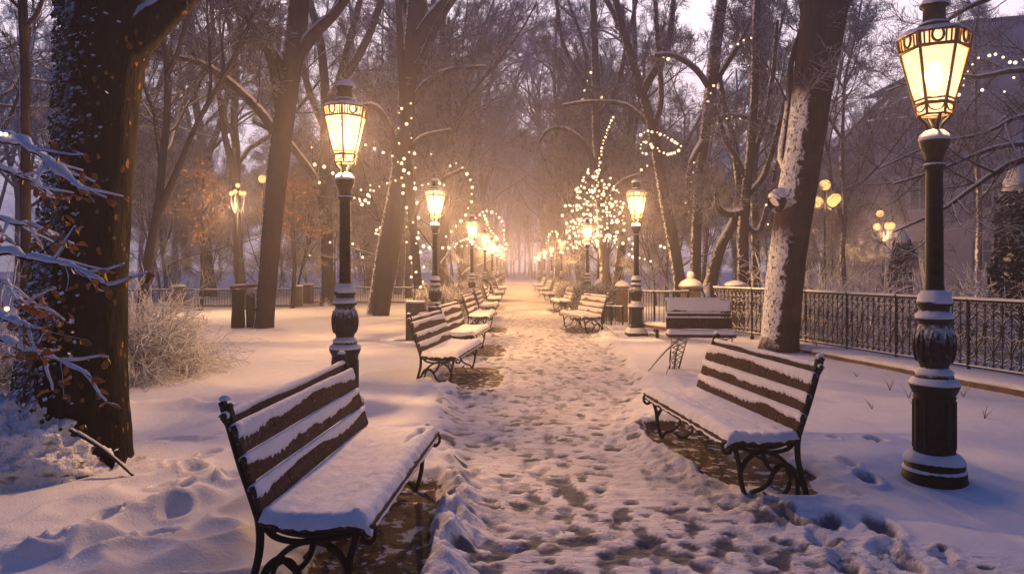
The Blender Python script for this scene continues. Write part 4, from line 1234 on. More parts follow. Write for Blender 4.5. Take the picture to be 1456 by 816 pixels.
# ------------------------------------------------------------------ iron railing with scrollwork
def scroll_panel(mb, a, b_, zlo, zhi, step=.118, seed=0, plain=False):
    """scrolled filling between points a and b_ (xy)"""
    rng = np.random.default_rng(seed)
    a = np.array(a); b_ = np.array(b_); L = np.linalg.norm(b_ - a); u = (b_ - a) / L
    n = max(2, int(L / step)); w = L / n
    def put(pts, r, k=5, dy=0):
        pts = np.array(pts, float)
        nrm = np.array([-u[1], u[0]])
        P = np.stack([a[0] + u[0] * pts[:, 0] + nrm[0] * dy, a[1] + u[1] * pts[:, 0] + nrm[1] * dy, pts[:, 1]], 1)
        mb.tubes(P[None], np.full((1, len(P)), r), k)
    h = zhi - zlo
    for i in range(n + 1):
        x = i * w
        put([(x, zlo), (x, zlo + h * .5), (x, zhi)], .0085)
    if plain: return
    th = np.linspace(0, 2 * PI, 11)
    for i in range(n):
        c = (i + .5) * w
        for z, r in ((zhi - .055, .042), (zlo + .055, .042)):
            put([(c + r * math.cos(t), z + r * math.sin(t)) for t in th], .0095)
        s = 1 if i % 2 else -1
        zc = zlo + h * .5
        S = curve_pts([(c + s * .03, zlo + .12), (c - s * .045, zlo + .17), (c - s * .035, zlo + .27), (c + s * .04, zc), (c + s * .035, zhi - .26), (c - s * .045, zhi - .2), (c - s * .01, zhi - .12), (c + s * .03, zhi - .15)], 22)
        put(S, .0105, dy=.006)
        S = curve_pts([(c - s * .04, zc + .09), (c, zc + .05), (c + s * .045, zc + .09), (c + s * .02, zc + .13)], 9)
        put(S, .0095, dy=-.006)
        S = curve_pts([(c - s * .045, zc - .10), (c, zc - .05), (c + s * .05, zc - .09), (c + s * .025, zc - .14)], 9)
        put(S, .0095, dy=-.006)
        if i % 3 == 1:
            put(curve_pts([(c - w * 1.2, zc + .02), (c - w * .5, zc - .045), (c, zc - .02), (c + w * .5, zc - .045), (c + w * 1.2, zc + .02)], 13), .009, dy=.012)

def rail_tube(mb, pts, r, z):
    P = np.array([(p[0], p[1], z) for p in pts])
    mb.tubes(P[None], np.full((1, len(P)), r), 8, cap=True)
def rail_snow(mb, pts, z, w=.03, h=.028, seed=0):
    q = curve_pts(np.array([(p[0], p[1], z) for p in pts]), max(20, int(30 * len(pts))))
    n = len(q); s = np.arange(n) * .35
    R = w * (1 + .2 * fbm(s, s * 0, seed, 3))
    n0 = len(mb.V); mb.tubes(q[None], R[None], 9, cap=True)
    V = mb.V[n0].reshape(n, 9, 3); V[..., 2] = z + np.maximum((V[..., 2] - z), -.2 * w) * (h / w)
    mb.V[n0] = V.reshape(-1, 3)

def make_fence(label, corners, zlo, zhi, post_step, group=None, curb=0.0, seed=1, plain=False, name='iron_railing', step=.118, post_r=.024, cat='railing'):
    t = thing(name, label, cat, (corners[0][0], corners[0][1], 0), 0, group)
    off = np.array(corners[0])
    cs = [np.array(c) - off for c in corners]
    pts = [cs[0]]; bays = []
    for a, b_ in zip(cs[:-1], cs[1:]):
        L = np.linalg.norm(b_ - a); n = max(1, round(L / post_step))
        for i in range(n):
            p0, p1 = a + (b_ - a) * i / n, a + (b_ - a) * (i + 1) / n
            bays.append((p0, p1)); pts.append(p1)
    for i, (p0, p1) in enumerate(bays):
        b = MB(); scroll_panel(b, p0, p1, zlo, zhi, step, seed + i, plain)
        b.build('scroll_panel' if not plain else 'bar_panel', M['iron_frosty'], t)
    for p in pts:
        b = MB(); b.lathe([(post_r * 1.7, curb - .04), (post_r * 1.7, curb + .03), (post_r, curb + .05), (post_r, zhi), (post_r * 1.4, zhi + .01), (post_r * 1.4, zhi + .02), (post_r * .9, zhi + .035)], 8, (p[0], p[1], 0))
        b.build('post', M['lamp_iron'], t)
    b = MB(); rail_tube(b, cs, .021, zhi); b.build('top_rail', M['lamp_iron'], t)
    b = MB(); rail_tube(b, cs, .014, zlo); b.build('bottom_rail', M['lamp_iron'], t)
    s = MB(); rail_snow(s, cs, zhi + .014, .028, .030, seed); s.build('rail_snow', M['snow'], t)
    s = MB(); rail_snow(s, cs, zlo + .010, .018, .016, seed + 3); s.build('rail_snow', M['snow'], t)
    return t
FC = [(7.6, 3.2), (7.15, 5.0), (6.35, 8.2), (5.72, 10.6), (5.22, 12.7), (4.75, 14.2), (4.28, 15.3)]
make_fence('long wrought iron railing with frosted scrollwork behind the tall right lantern post', FC, .20, 1.08, 1.02, curb=.10, seed=5)
# stone kerb in front of the railing
def curb():
    t = thing('stone_kerb', 'low brown stone kerb heaped with snow along the foot of the iron railing', 'kerb', (0, 0, 0))
    line = curve_pts([(7.05, 3.0), (6.55, 5.0), (5.72, 7.9), (5.2, 10.2), (4.92, 11.6), (4.62, 12.9)], 60)
    tan = np.gradient(line, axis=0); tan /= np.linalg.norm(tan, axis=1, keepdims=True); nr = np.stack([tan[:, 1], -tan[:, 0]], 1)
    nr = np.where(nr[:, :1] < 0, -nr, nr)
    def strip(mat, name, offs, wob=0):
        mb = MB(); n = len(line); m = len(offs)
        P = np.zeros((n, m, 3))
        for j, (o, z) in enumerate(offs):
            P[:, j, :2] = line + nr * (o + wob * fbm(np.arange(n) * .8, np.full(n, j * 1.7), 3, 2)[:, None])
            P[:, j, 2] = z + wob * .6 * fbm(np.arange(n) * .9, np.full(n, j * .9 + 4), 8, 3)
        i = np.arange(n * m).reshape(n, m)
        mb.add(P.reshape(-1, 3), np.stack([i[:-1, :-1], i[:-1, 1:], i[1:, 1:], i[1:, :-1]], -1).reshape(-1, 4))
        mb.build(name, mat, t)
    strip(M['curb'], 'kerb_face', [(0.0, -.1), (0, .115), (.02, .135), (.12, .137)])
    strip(M['snow'], 'kerb_snow', [(.012, .133), (.02, .155), (.07, .178), (.2, .19), (.38, .18), (.6, .17), (.85, .14), (1.1, .10), (1.4, .05)], .022)
curb()

# stone posts with pyramid caps
def stone_post(label, x, y, w, h, top=.20, ball=False, snow=.07):
    t = thing('stone_post', label, 'post', (x, y, 0), .1, 'snow-capped stone posts')
    b = MB(); b.box((0, 0, h / 2 - .05), (w, w, h + .1), bev=.012); b.box((0, 0, h + .03), (w * 1.18, w * 1.18, .06), bev=.01)
    b.build('shaft', M['stone'], t, smooth=False)
    s = MB(); r = w * .84
    s.lathe([(r * 1.02, h + .058), (r * 1.03, h + .085), (r * .8, h + .06 + top * .55), (r * .4, h + .06 + top * .85), (.02, h + .06 + top)], 4, phase=PI / 4)
    if ball:
        s.lathe([(.02, h + top + .02), (.075, h + top + .05), (.095, h + top + .12), (.07, h + top + .19), (.02, h + top + .21)], 14, wob=.04, rng=np.random.default_rng(3))
    s.build('cap_snow', M['snow'], t)
stone_post('stone post with a snow pyramid and a snowball finial above the slatted board', 4.05, 16.4, .36, 1.03, .20, True)
stone_post('stone post with a flat snow cap left of the large right trunk', 4.95, 15.9, .32, 1.06, .12)
stone_post('grey stone post at the end of the low curved railing beside the hedge', 2.78, 18.6, .26, .98, .16)
make_fence('short curved railing of plain frosted bars between the lantern pedestal and the slatted board',
           [(3.85, 15.8), (3.45, 15.5), (3.05, 15.6), (2.78, 16.1), (2.7, 16.8)], .22, .98, .8, curb=.0, seed=31, plain=True, step=.085)
make_fence('low curved railing with a broad snowy ledge behind the pale bench', [(2.62, 17.4), (2.35, 17.5), (2.2, 17.9), (2.25, 18.5), (2.6, 19.2)], .06, .55, .9, seed=36, plain=True, step=.08)
def ledge(label, pts, w, z, legs):
    t = thing('stone_ledge', label, 'ledge', (pts[0][0], pts[0][1], 0))
    q = curve_pts(np.array(pts) - np.array(pts[0]), 24); tan = np.gradient(q, axis=0); tan /= np.linalg.norm(tan, axis=1, keepdims=True)
    nr = np.stack([-tan[:, 1], tan[:, 0]], 1)
    for nm, mat, prof in (('slab', M['curb'], [(-w / 2, z - .07), (-w / 2, z), (w / 2, z), (w / 2, z - .07), (-w / 2, z - .07)]),
                          ('slab_snow', M['snow'], [(-w / 2 - .01, z - .003), (-w / 2 - .01, z + .03), (-w * .3, z + .06), (w * .3, z + .06), (w / 2 + .01, z + .03), (w / 2 + .01, z - .003)])):
        mb = MB(); n = len(q); m = len(prof); P = np.zeros((n, m, 3))
        for j, (o, zz) in enumerate(prof): P[:, j, :2] = q + nr * o; P[:, j, 2] = zz
        i = np.arange(n * m).reshape(n, m)
        mb.add(P.reshape(-1, 3), np.stack([i[:-1, :-1], i[1:, :-1], i[1:, 1:], i[:-1, 1:]], -1).reshape(-1, 4))
        mb.add(P[0][:4], [[0, 1, 2, 3]]); mb.add(P[-1][:4], [[3, 2, 1, 0]])
        mb.build(nm, mat, t, smooth=False)
    for lx, ly in legs:
        b = MB(); b.box((lx, ly, z / 2 - .06), (.06, .06, z), bev=.008); b.box((lx, ly, .01), (.12, .12, .05), bev=.008); b.build('leg', M['iron'], t, smooth=False)
ledge('snowy curved ledge on a thin dark leg under the plain-barred railing', [(2.78, 14.9), (3.0, 14.2), (3.35, 13.7), (3.8, 13.5)], .26, .34, [(.08, -.55)])

# urn-topped slim post
t = thing('stone_urn', 'slim tapering stone urn with a snow cap between hedge and pale bench', 'urn', (2.62, 22.5, 0))
b = MB(); b.lathe([(.16, -.05), (.16, .12), (.09, .2), (.08, .5), (.12, .62), (.17, .86), (.19, .9), (.12, .94)], 12); b.build('body', M['stone'], t)
b = MB(); b.lathe([(.20, .895), (.19, .93), (.10, 1.08), (.02, 1.18)], 14, wob=.03, rng=np.random.default_rng(2)); b.build('snow_cap', M['snow'], t)

# slatted board bench standing at the edge of the lawn
def board_bench():
    p = at(994, 530, 10.1)
    t = thing('backless_bench', 'wide slatted board bench with snow on its planks and a lattice iron leg', 'bench', (p.x, 10.1, 0), -.06)
    for z, h, tilt, y in ((.96, .19, .12, .06), (.715, .155, .06, .02)):
        b = MB(); b.box((0, y, z), (.93, .035, h), bev=.006, M=Matrix.Rotation(-tilt, 4, 'X')); b.build('plank', M['plank'], t, smooth=False)
    b = MB(); b.box((0, -.10, .555), (.94, .30, .045), bev=.006); b.build('seat', M['plank'], t, smooth=False)
    b = MB(); b.box((0, .03, .83), (.90, .03, .045), bev=.004); b.build('rail', M['plank'], t, smooth=False)
    s = MB()
    for z, y, h in ((1.052, .075, .03), (.86, .035, .022), (.797, .02, .02)):
        q = np.linspace(-.47, .47, 30); rail_snow(s, [(a, y) for a in q[::6]], z, .035, h, 7)
    n, m = 40, 12
    Y, X = np.meshgrid(np.linspace(-.25, .04, m), np.linspace(-.475, .475, n), indexing='xy')
    X, Y = np.meshgrid(np.linspace(-.475, .475, n), np.linspace(-.25, .04, m), indexing='ij')
    e = np.clip(np.minimum(np.minimum(X + .475, .475 - X), np.minimum(Y + .25, .04 - Y)) / .05, 0, 1); e = np.sqrt(1 - (1 - e) ** 2)
    th = .055 * e * (1 + .2 * fbm(X * 6, Y * 6, 3, 3))
    snow_sheet(s, X, Y, np.stack([X, Y, .58 + th], -1), np.stack([X, Y, .577 + 0 * th], -1))
    # snow sticking to the face of the upper plank
    X, Z = np.meshgrid(np.linspace(-.46, .46, 60), np.linspace(-.075, .092, 14), indexing='ij')
    e = np.clip(np.minimum(.46 - np.abs(X), np.minimum(Z + .075 - .03 * fbm(X * 9, X * 0, 4, 3), .10 - Z)) / .03, 0, 1)
    yy = .06 - .0185 - .012 * e + .006 * (e <= 0) + np.tan(.12) * Z
    snow_sheet(s, X, Z, np.stack([X, yy, .96 + Z], -1)[:, ::-1], np.stack([X, yy * 0 + .05, .96 + Z], -1)[:, ::-1])
    s.build('snow_cap', M['snow'], t)
    for lx, nm in ((-.30, 'lattice_leg'), (.34, 'lattice_leg')):
        b = MB()
        for x0, x1 in ((lx - .10, lx - .13), (lx + .13, lx - .02), (lx, lx - .07)):
            b.tubes(np.array([[[x0, -.05, .54], [(x0 + x1) / 2, -.05, .27], [x1, -.05, -.02]]]), np.full((1, 3), .012), 6, cap=True)
        for k in range(7):
            z0 = .52 - k * .072; w0 = .10 - k * .011; c = lx + .012 - k * .012
            b.tubes(np.array([[[c - w0, -.05, z0], [c, -.05, z0 - .036], [c + w0, -.05, z0 - .07]], [[c + w0, -.05, z0], [c, -.05, z0 - .036], [c - w0, -.05, z0 - .07]]]), np.full((2, 3), .008), 5)
        b.build(nm, M['iron_frosty'], t)
board_bench()
def stick(label, a, b_, r, mat='bark', name='fallen_stick', bend=.03):
    a = Vector(a); b_ = Vector(b_); mid = (a + b_) / 2 + Vector((0, 0, bend))
    P = curve_pts([tuple(a), tuple(mid), tuple(b_)], 10)
    t = thing(name, label, 'stick', (a.x, a.y, 0))
    m_ = MB(); m_.tubes((P - np.array([a.x, a.y, 0]))[None], np.linspace(r, r * .5, 10)[None], 7, cap=True); m_.build('wood', M[mat], t)
    s = MB(); Q = P - np.array([a.x, a.y, 0]); Q[:, 2] += r * .7
    s.tubes(Q[1:-1][None], np.linspace(r * .75, r * .35, 8)[None], 6, cap=True); s.build('snow_line', M['snow'], t)
stick('long thin stick leaning on the lattice-legged bench, the longer of two', (2.34, 10.1, .50), (1.82, 9.8, 0.06), .014, name='leaning_stick')
stick('short stick leaning on the lattice-legged bench, nearer its leg', (2.30, 10.0, .40), (2.03, 9.6, 0.05), .013, name='leaning_stick')
stick('stick leaning on the snowy mound at the foot of the huge tree', (-3.02, 4.75, .42), (-2.62, 4.85, .05), .016, name='leaning_stick')
p = on_ground(90, 692); q = on_ground(176, 694)
stick('thin straight twig lying on the snow in front of the huge tree', (p.x, p.y, gz(p.x, p.y) + .008), (q.x, q.y, gz(q.x, q.y) + .008), .006, bend=0)
stick('stick with snow on it lying behind the pale bench', (2.0, 16.0, .20), (2.12, 14.5, .06), .016)

# box and lattice basket beside the second bench on the left
t = thing('stone_box', 'plain grey-brown upright box with a thin snow lid behind the second left bench', 'box', (-2.06, 14.3, 0), .1)
b = MB(); b.box((0, 0, .39), (.38, .36, .86), bev=.008); b.build('body', M['stone'], t, smooth=False)
b = MB(); b.box((0, 0, .835), (.40, .38, .03), bev=.012); b.build('lid_snow', M['snow'], t)
t = thing('lattice_basket', 'round lattice waste basket with a snowy top board beside the third left bench', 'basket', (-1.42, 13.2, 0))
b = MB()
for k in range(16):
    a0 = k * 2 * PI / 16
    for s_ in (-1, 1):
        zz = np.linspace(0, .58, 6); an = a0 + s_ * zz * 1.6; rr = .14 + .05 * zz / .58
        b.tubes(np.stack([rr * np.cos(an), rr * np.sin(an), zz], 1)[None], np.full((1, 6), .007), 4)
b.build('lattice', M['iron_frosty'], t)
b = MB(); b.box((-.1, 0, .61), (.62, .36, .05), bev=.008); b.build('top_board', M['plank'], t, smooth=False)
b = MB(); b.box((-.1, 0, .655), (.64, .38, .045), bev=.018); b.build('board_snow', M['snow'], t)

# wooden bin stand by the leaning trunk
p = at(343, 470, 17.2)
t = thing('wooden_bin', 'brown wooden bin stand with a splayed top beside the leaning trunk at left', 'bin', (p.x, 17.2, 0))
b = MB(); b.lathe([(.17, -.05), (.16, .3), (.14, .6), (.15, .9), (.17, 1.02)], 9, (-.06, 0, 0), wob=.08, rng=np.random.default_rng(5)); b.build('post', M['bark'], t)
b = MB(); b.lathe([(.10, -.05), (.11, .5), (.09, 1.02)], 8, (.22, .05, 0), wob=.1, rng=np.random.default_rng(6)); b.build('post', M['bark'], t)
b = MB(); b.box((.09, 0, 1.06), (.62, .34, .07), bev=.01, M=Matrix.Rotation(-.08, 4, 'Y')); b.build('top_board', M['plank'], t, smooth=False)
b = MB(); b.box((.09, 0, 1.115), (.60, .33, .04), bev=.016, M=Matrix.Rotation(-.08, 4, 'Y')); b.build('board_snow', M['snow'], t)

# low stone-posted fence at the back of the lawn
def low_fence(label, x0, x1, y, n, gap_posts):
    t = thing('low_fence', label, 'fence', (x0, y, 0), 0, 'low fences behind the lawn')
    L = x1 - x0
    for i in range(n + 1):
        x = L * i / n
        b = MB(); b.box((x, 0, .40), (.34, .34, .9), bev=.015); b.build('stone_pillar', M['stone'], t, smooth=False)
        b = MB(); b.box((x, 0, .875), (.40, .40, .06), bev=.026); b.build('pillar_snow', M['snow'], t)
    for i in range(n):
        a, c = L * i / n + .18, L * (i + 1) / n - .18
        b = MB(); scroll_panel(b, (a, 0), (c, 0), .10, .70, .10, plain=True)
        b.box(((a + c) / 2, 0, .12), (c - a, .05, .05)); b.box(((a + c) / 2, 0, .70), (c - a, .06, .05))
        b.build('bar_panel', M['iron_frosty'], t, smooth=False)
        b = MB(); rail_snow(b, [(a, 0), ((a + c) / 2, 0), (c, 0)], .73, .035, .03, i); b.build('rail_snow', M['snow'], t)
low_fence('low barred fence with square stone pillars behind the lawn, left of the leaning trunk', -14.8, -8.2, 26.2, 3, 1)
low_fence('low barred fence behind the tall left lantern post, right of the leaning trunk', -8.6, -3.9, 29.0, 3, 1)

# ------------------------------------------------------------------ building behind the trees at right
def building():
    t = thing('grey_building', 'grey rendered building with tall windows behind the trees at right', 'building', (20.5, 42, 0), -.30)
    W_, D_, H_ = 34, 16, 15.5
    b = MB()
    b.V.append(np.array([(0, 0, -1), (W_, 0, -1), (W_, D_, -1), (0, D_, -1), (0, 0, 10.2), (W_, 0, H_), (W_, D_, H_), (0, D_, 10.2), (5.2, 0, H_), (5.2, D_, H_)], float)); b.n = 10
    # front is built with real window openings further below; sides and back here
    b.F4.append(np.array([[1, 2, 6, 5], [3, 0, 4, 7], [2, 3, 7, 6]]))
    b.build('side_wall', M['wall'], t, smooth=False)
    wx = [3.2, 6.4, 8.8, 12.0, 14.4, 17.6, 20.0, 23.2]; rows = [(1.2, 2.0), (4.9, 2.1), (8.3, 2.1), (11.6, 1.8)]
    ww = 1.15
    # front wall: strips between the openings
    f = MB(); dep = .28
    xs = [0.0]
    for x in wx: xs += [x - ww / 2, x + ww / 2]
    xs.append(W_)
    zs = [-1.0]
    for z, h in rows: zs += [z, z + h]
    zs.append(H_)
    def top_at(x): return 10.2 + (H_ - 10.2) * min(1, x / 5.2)
    for i in range(len(xs) - 1):
        for j in range(len(zs) - 1):
            hole = i % 2 == 1 and j % 2 == 1
            x0, x1, z0, z1 = xs[i], xs[i + 1], zs[j], zs[j + 1]
            if hole and not (z1 > top_at(x0) - .3): continue
            za0, za1 = min(z1, top_at(x0)), min(z1, top_at(x1))
            if za0 <= z0 and za1 <= z0: continue
            f.add([(x0, 0, z0), (x1, 0, z0), (x1, 0, max(za1, z0)), (x0, 0, max(za0, z0))], [[0, 1, 2, 3]])
    f.build('front_wall', M['wall'], t, smooth=False)
    for z, h in rows:
        for x in wx:
            if z + h > top_at(x - ww / 2) - .3: continue
            b = MB()
            b.add([(x - ww / 2, 0, z), (x - ww / 2, dep, z), (x - ww / 2, dep, z + h), (x - ww / 2, 0, z + h)], [[0, 1, 2, 3]])
            b.add([(x + ww / 2, 0, z), (x + ww / 2, dep, z), (x + ww / 2, dep, z + h), (x + ww / 2, 0, z + h)], [[3, 2, 1, 0]])
            b.add([(x - ww / 2, 0, z + h), (x - ww / 2, dep, z + h), (x + ww / 2, dep, z + h), (x + ww / 2, 0, z + h)], [[0, 1, 2, 3]])
            for px in (x - ww / 2 + .05, x, x + ww / 2 - .05): b.box((px, dep - .05, z + h / 2), (.09, .08, h - .004))
            for pz in (z + .06, z + h * .66, z + h - .05): b.box((x, dep - .055, pz), (ww - .2, .07, .08))
            w = b.build('window', M['trim'], t, smooth=False)
            b = MB(); b.add([(x - ww / 2, dep, z), (x + ww / 2, dep, z), (x + ww / 2, dep, z + h), (x - ww / 2, dep, z + h)], [[0, 1, 2, 3]]); b.build('pane', M['glass_sky_toned'], w, smooth=False)
            b = MB(); b.box((x, -.06, z - .06), (ww + .3, .26, .12)); b.box((x, -.05, z + .03), (ww + .28, .2, .06), bev=.02); b.build('sill', M['trim'], w, smooth=False)
    for z in (4.0, 11.2):
        b = MB(); b.box((W_ / 2 + (1.6 if z > 10 else 0), -.14, z), (W_ - (3.2 if z > 10 else 0) + .3, .34, .22), bev=.03); b.box((W_ / 2 + (1.6 if z > 10 else 0), -.1, z - .2), (W_ - (3.2 if z > 10 else 0) + .1, .2, .16), bev=.02)
        b.build('cornice', M['trim'], t, smooth=False)
    b = MB()
    b.add([(-.3, -.4, 10.1), (5.2, -.4, H_ + .12), (5.2, D_ + .4, H_ + .12), (-.3, D_ + .4, 10.1)], [[0, 1, 2, 3]])
    b.add([(5.2, -.4, H_ + .12), (W_ + .4, -.4, H_ + .12), (W_ + .4, D_ + .4, H_ + .12), (5.2, D_ + .4, H_ + .12)], [[0, 1, 2, 3]])
    b.build('roof', M['roof'], t, smooth=False)
building()

# ------------------------------------------------------------------ shrubs
def arch_bush(name, label, x, y, n, L, seed, mat='twig', group=None, spread=1.0, r0=.011, sub=(5, 4), fine=.0032, snow=False, rise=1.0):
    rng = np.random.default_rng(seed)
    t = thing(name, label, 'shrub', (x, y, 0), 0, group)
    az = rng.uniform(0, 2 * PI, n); el = rng.uniform(.35, 1.35, n); ll = L * rng.uniform(.5, 1.1, n)
    N = 9
    P = np.zeros((n, N, 3)); P[:, 0, :2] = rng.normal(0, .10 * spread, (n, 2))
    D = np.stack([np.cos(az) * np.cos(el) * spread, np.sin(az) * np.cos(el) * spread, np.sin(el) * rise], 1)
    for i in range(1, N):
        D = D + rng.normal(0, .07, D.shape); D[:, 2] -= .17
        D /= np.linalg.norm(D, axis=1, keepdims=True)
        P[:, i] = P[:, i - 1] + D * (ll / (N - 1))[:, None]
    P[:, :, 2] = np.maximum(P[:, :, 2], .03)
    R = r0 * np.linspace(1, .35, N)[None] * np.ones((n, 1))
    mb = MB(); mb.tubes(P, R, 5); mb.build('stem', M[mat], t)
    c = MB(); twigs(rng, c, P, R, sub, fine=fine, up=.0, droop=.12)
    c.build('twigs', M[mat], t)
    return t
SH = 'snow-laden arching shrubs behind the railing'
arch_bush('shrub', 'rounded frosted bush glowing orange just right of the huge tree', -5.05, 9.3, 210, 1.30, 3, mat='twig_snowy', sub=(7, 6), fine=.0036, rise=1.25, spread=.85)
arch_bush('shrub', 'frosted bush at the left edge behind the huge tree', -6.6, 8.8, 90, 1.7, 4, mat='twig_snowy', sub=(6, 5))
for i, (x, y, L, lb) in enumerate([(6.6, 14.2, 2.3, 'arching snow-laden shrub nearest the large dark right trunk'), (8.3, 13.2, 2.6, 'wide arching snow-laden shrub left of the tall right lantern post'),
                                (8.4, 10.8, 2.1, 'arching snowy shrub right behind the tall right lantern post'), (10.2, 12.4, 3.0, 'tall heap of snow-laden branches between the lantern post and the building'),
                                (10.3, 15.5, 2.6, 'dim snow-laden shrub below the dark column shrub'), (7.5, 16.5, 2.4, 'frosted shrub below the cluster of globes'), (9.3, 8.6, 1.9, 'low snowy shrub at the right edge behind the railing')]):
    arch_bush('shrub', lb, x, y, 75, L, 10 + i, mat='twig_snowy', group=SH, spread=1.3, r0=.026, sub=(7, 6), fine=.0065, rise=.85)
def hedge(label, x, y, dx, dy, h, n, seed, group=None, rz=0):
    rng = np.random.default_rng(seed)
    t = thing('frosted_hedge', label, 'hedge', (x, y, 0), rz, group)
    P0 = np.stack([rng.uniform(-dx / 2, dx / 2, n), rng.uniform(-dy / 2, dy / 2, n), h * rng.random(n) ** .7], 1)
    D = rng.normal(size=(n, 3)); D[:, 2] += .5; D /= np.linalg.norm(D, axis=1, keepdims=True)
    L = rng.uniform(.10, .26, n)[:, None]
    P = np.stack([P0, P0 + D * L * .5 + rng.normal(0, .02, (n, 3)), P0 + D * L], 1)
    c = MB(); c.tubes(P, np.tile(np.array([[.0075, .006, .004]]), (n, 1)), 3)
    c.build('twigs', M['twig'], t)
    m = max(6, int(dx * 8)); xs = rng.uniform(-dx / 2, dx / 2, m)
    s = MB(); s.tubes(np.stack([np.stack([xs, rng.uniform(-dy / 3, dy / 3, m), np.zeros(m)], 1), np.stack([xs + rng.normal(0, .08, m), rng.uniform(-dy / 3, dy / 3, m), np.full(m, h * .8)], 1)], 1), np.full((m, 2), .014), 5)
    s.build('stem', M['twig_dark'], t)
hedge('clipped frosted hedge behind the pale bench', 2.35, 20.6, 1.4, .8, .95, 3800, 1, rz=.25)
hedge('small frosted hedge between the pale bench and the third right lantern post', 2.1, 27.5, .9, 3.4, .85, 3800, 2)
hedge('frosted hedge behind the third and fourth left benches', -1.85, 17.6, .9, 3.6, .95, 4600, 3)
hedge('low frosted hedge fading down the left side of the path', -1.9, 30, .8, 9, .9, 4200, 4)
hedge('low frosted hedge fading down the right side of the path', 2.4, 40, .8, 13, .85, 4200, 5)
def column_shrub(label, x, y, r, h, seed):
    rng = np.random.default_rng(seed)
    t = thing('column_shrub', label, 'shrub', (x, y, 0), 0, 'dark clipped column shrubs')
    b = MB(); b.lathe([(.07, -.05), (.05, h * .5), (.02, h * .95)], 8); b.build('trunk', M['bark'], t)
    n = 5200
    z = h * rng.random(n); a = rng.uniform(0, 2 * PI, n)
    rr = r * np.interp(z / h, [0, .1, .7, .9, 1], [.8, 1, .9, .6, .08]) * (.75 + .3 * rng.random(n)) * (1 + .18 * np.cos(a * 3 + z * 4))
    c = np.stack([rr * np.cos(a), rr * np.sin(a), z], 1)
    d1 = rng.normal(size=(n, 3)); d1 /= np.linalg.norm(d1, axis=1, keepdims=True); d2 = np.cross(d1, rng.normal(size=(n, 3))); d2 /= np.linalg.norm(d2, axis=1, keepdims=True)
    s1, s2 = rng.uniform(.05, .11, n)[:, None], rng.uniform(.02, .05, n)[:, None]
    V = np.stack([c - d1 * s1, c + d2 * s2, c + d1 * s1, c - d2 * s2], 1).reshape(-1, 3)
    m_ = MB(); m_.add(V, np.arange(4 * n).reshape(-1, 4)); m_.build('foliage', M['conifer'], t, smooth=False)
    s = MB(); s.lathe([(r * .7, h * .88), (r * .62, h * .93), (r * .3, h + .05), (.02, h + .16)], 14, wob=.08, rng=rng); s.build('snow_cap', M['snow'], t)
    if h > 4:
        s = MB()
        for zz in (.62, .70, .78):
            s.lathe([(r * .99, h * zz), (r * 1.02, h * zz + .05), (r * .8, h * zz + .16), (r * .6, h * zz + .2)], 16, wob=.08, rng=rng)
        s.build('snow_ring', M['snow'], t)
column_shrub('dark column shrub beside the uneven globe lamp', 12.6, 23, .36, 2.65, 1)
column_shrub('large dark column shrub banded with snow at the right edge', 8.55, 12.0, .36, 4.1 - .9, 2)

# ivy and heaped snow on the flank of the huge tree
def ivy():
    rng = np.random.default_rng(9)
    t = thing('ivy', 'snow-dusted ivy climbing the left flank of the huge tree from a snowy mound', 'ivy', (-3.25, D1, 0))
    n = 9000
    z = 3.4 * rng.random(n) ** 1.15
    a = rng.normal(PI + .38, .55, n)
    cx = np.interp(z, [0, .8, 1.5, 2.4, 3.4], [.02, .05, .10, .20, .24]); R = np.interp(z, [0, .3, .8, 1.5, 2.4, 3.4], [.48, .42, .38, .34, .30, .30])
    rr = R + rng.uniform(-.04, .05, n)
    c = np.stack([cx + rr * np.cos(a), rr * np.sin(a), z], 1)
    out = np.stack([np.cos(a), np.sin(a), np.full(n, .55)], 1) + rng.normal(0, .45, (n, 3)); out /= np.linalg.norm(out, axis=1, keepdims=True)
    d1 = np.cross(out, rng.normal(size=(n, 3))); d1 /= np.linalg.norm(d1, axis=1, keepdims=True); d2 = np.cross(out, d1)
    s = rng.uniform(.010, .024, n)[:, None]
    V = np.stack([c - d1 * s, c + d2 * s * .8, c + d1 * s, c - d2 * s * .8], 1).reshape(-1, 3)
    m_ = MB(); m_.add(V, np.arange(4 * n).reshape(-1, 4)); m_.build('foliage', M['ivy'], t, smooth=False)
    # the mound: snow lumps with dark leaves showing between
    U, Vv = np.meshgrid(np.linspace(0, 2 * PI, 90), np.linspace(0, PI / 2, 46), indexing='ij')
    lump = 1 + .16 * fbm(U * 3.2, Vv * 5, 4, 4) + .13 * np.abs(fbm(U * 7, Vv * 11, 6, 3))
    fade = np.sin(Vv)
    Pm = np.stack([-.26 + .62 * lump * np.cos(U) * np.sin(Vv), -.22 + .50 * lump * np.sin(U) * np.sin(Vv), -.06 + .62 * lump * np.cos(Vv)], -1)
    k = np.arange(90 * 46).reshape(90, 46)
    m_ = MB(); m_.add(Pm.reshape(-1, 3), np.stack([k[:-1, :-1], k[1:, :-1], k[1:, 1:], k[:-1, 1:]], -1).reshape(-1, 4)); m_.build('mound', M['mound'], t)
M['mound'] = mat_bark('snowy_mound', (.035, .035, .022), (.02, .02, .014), snow=(-.35, .0), bump=.05)
ivy()

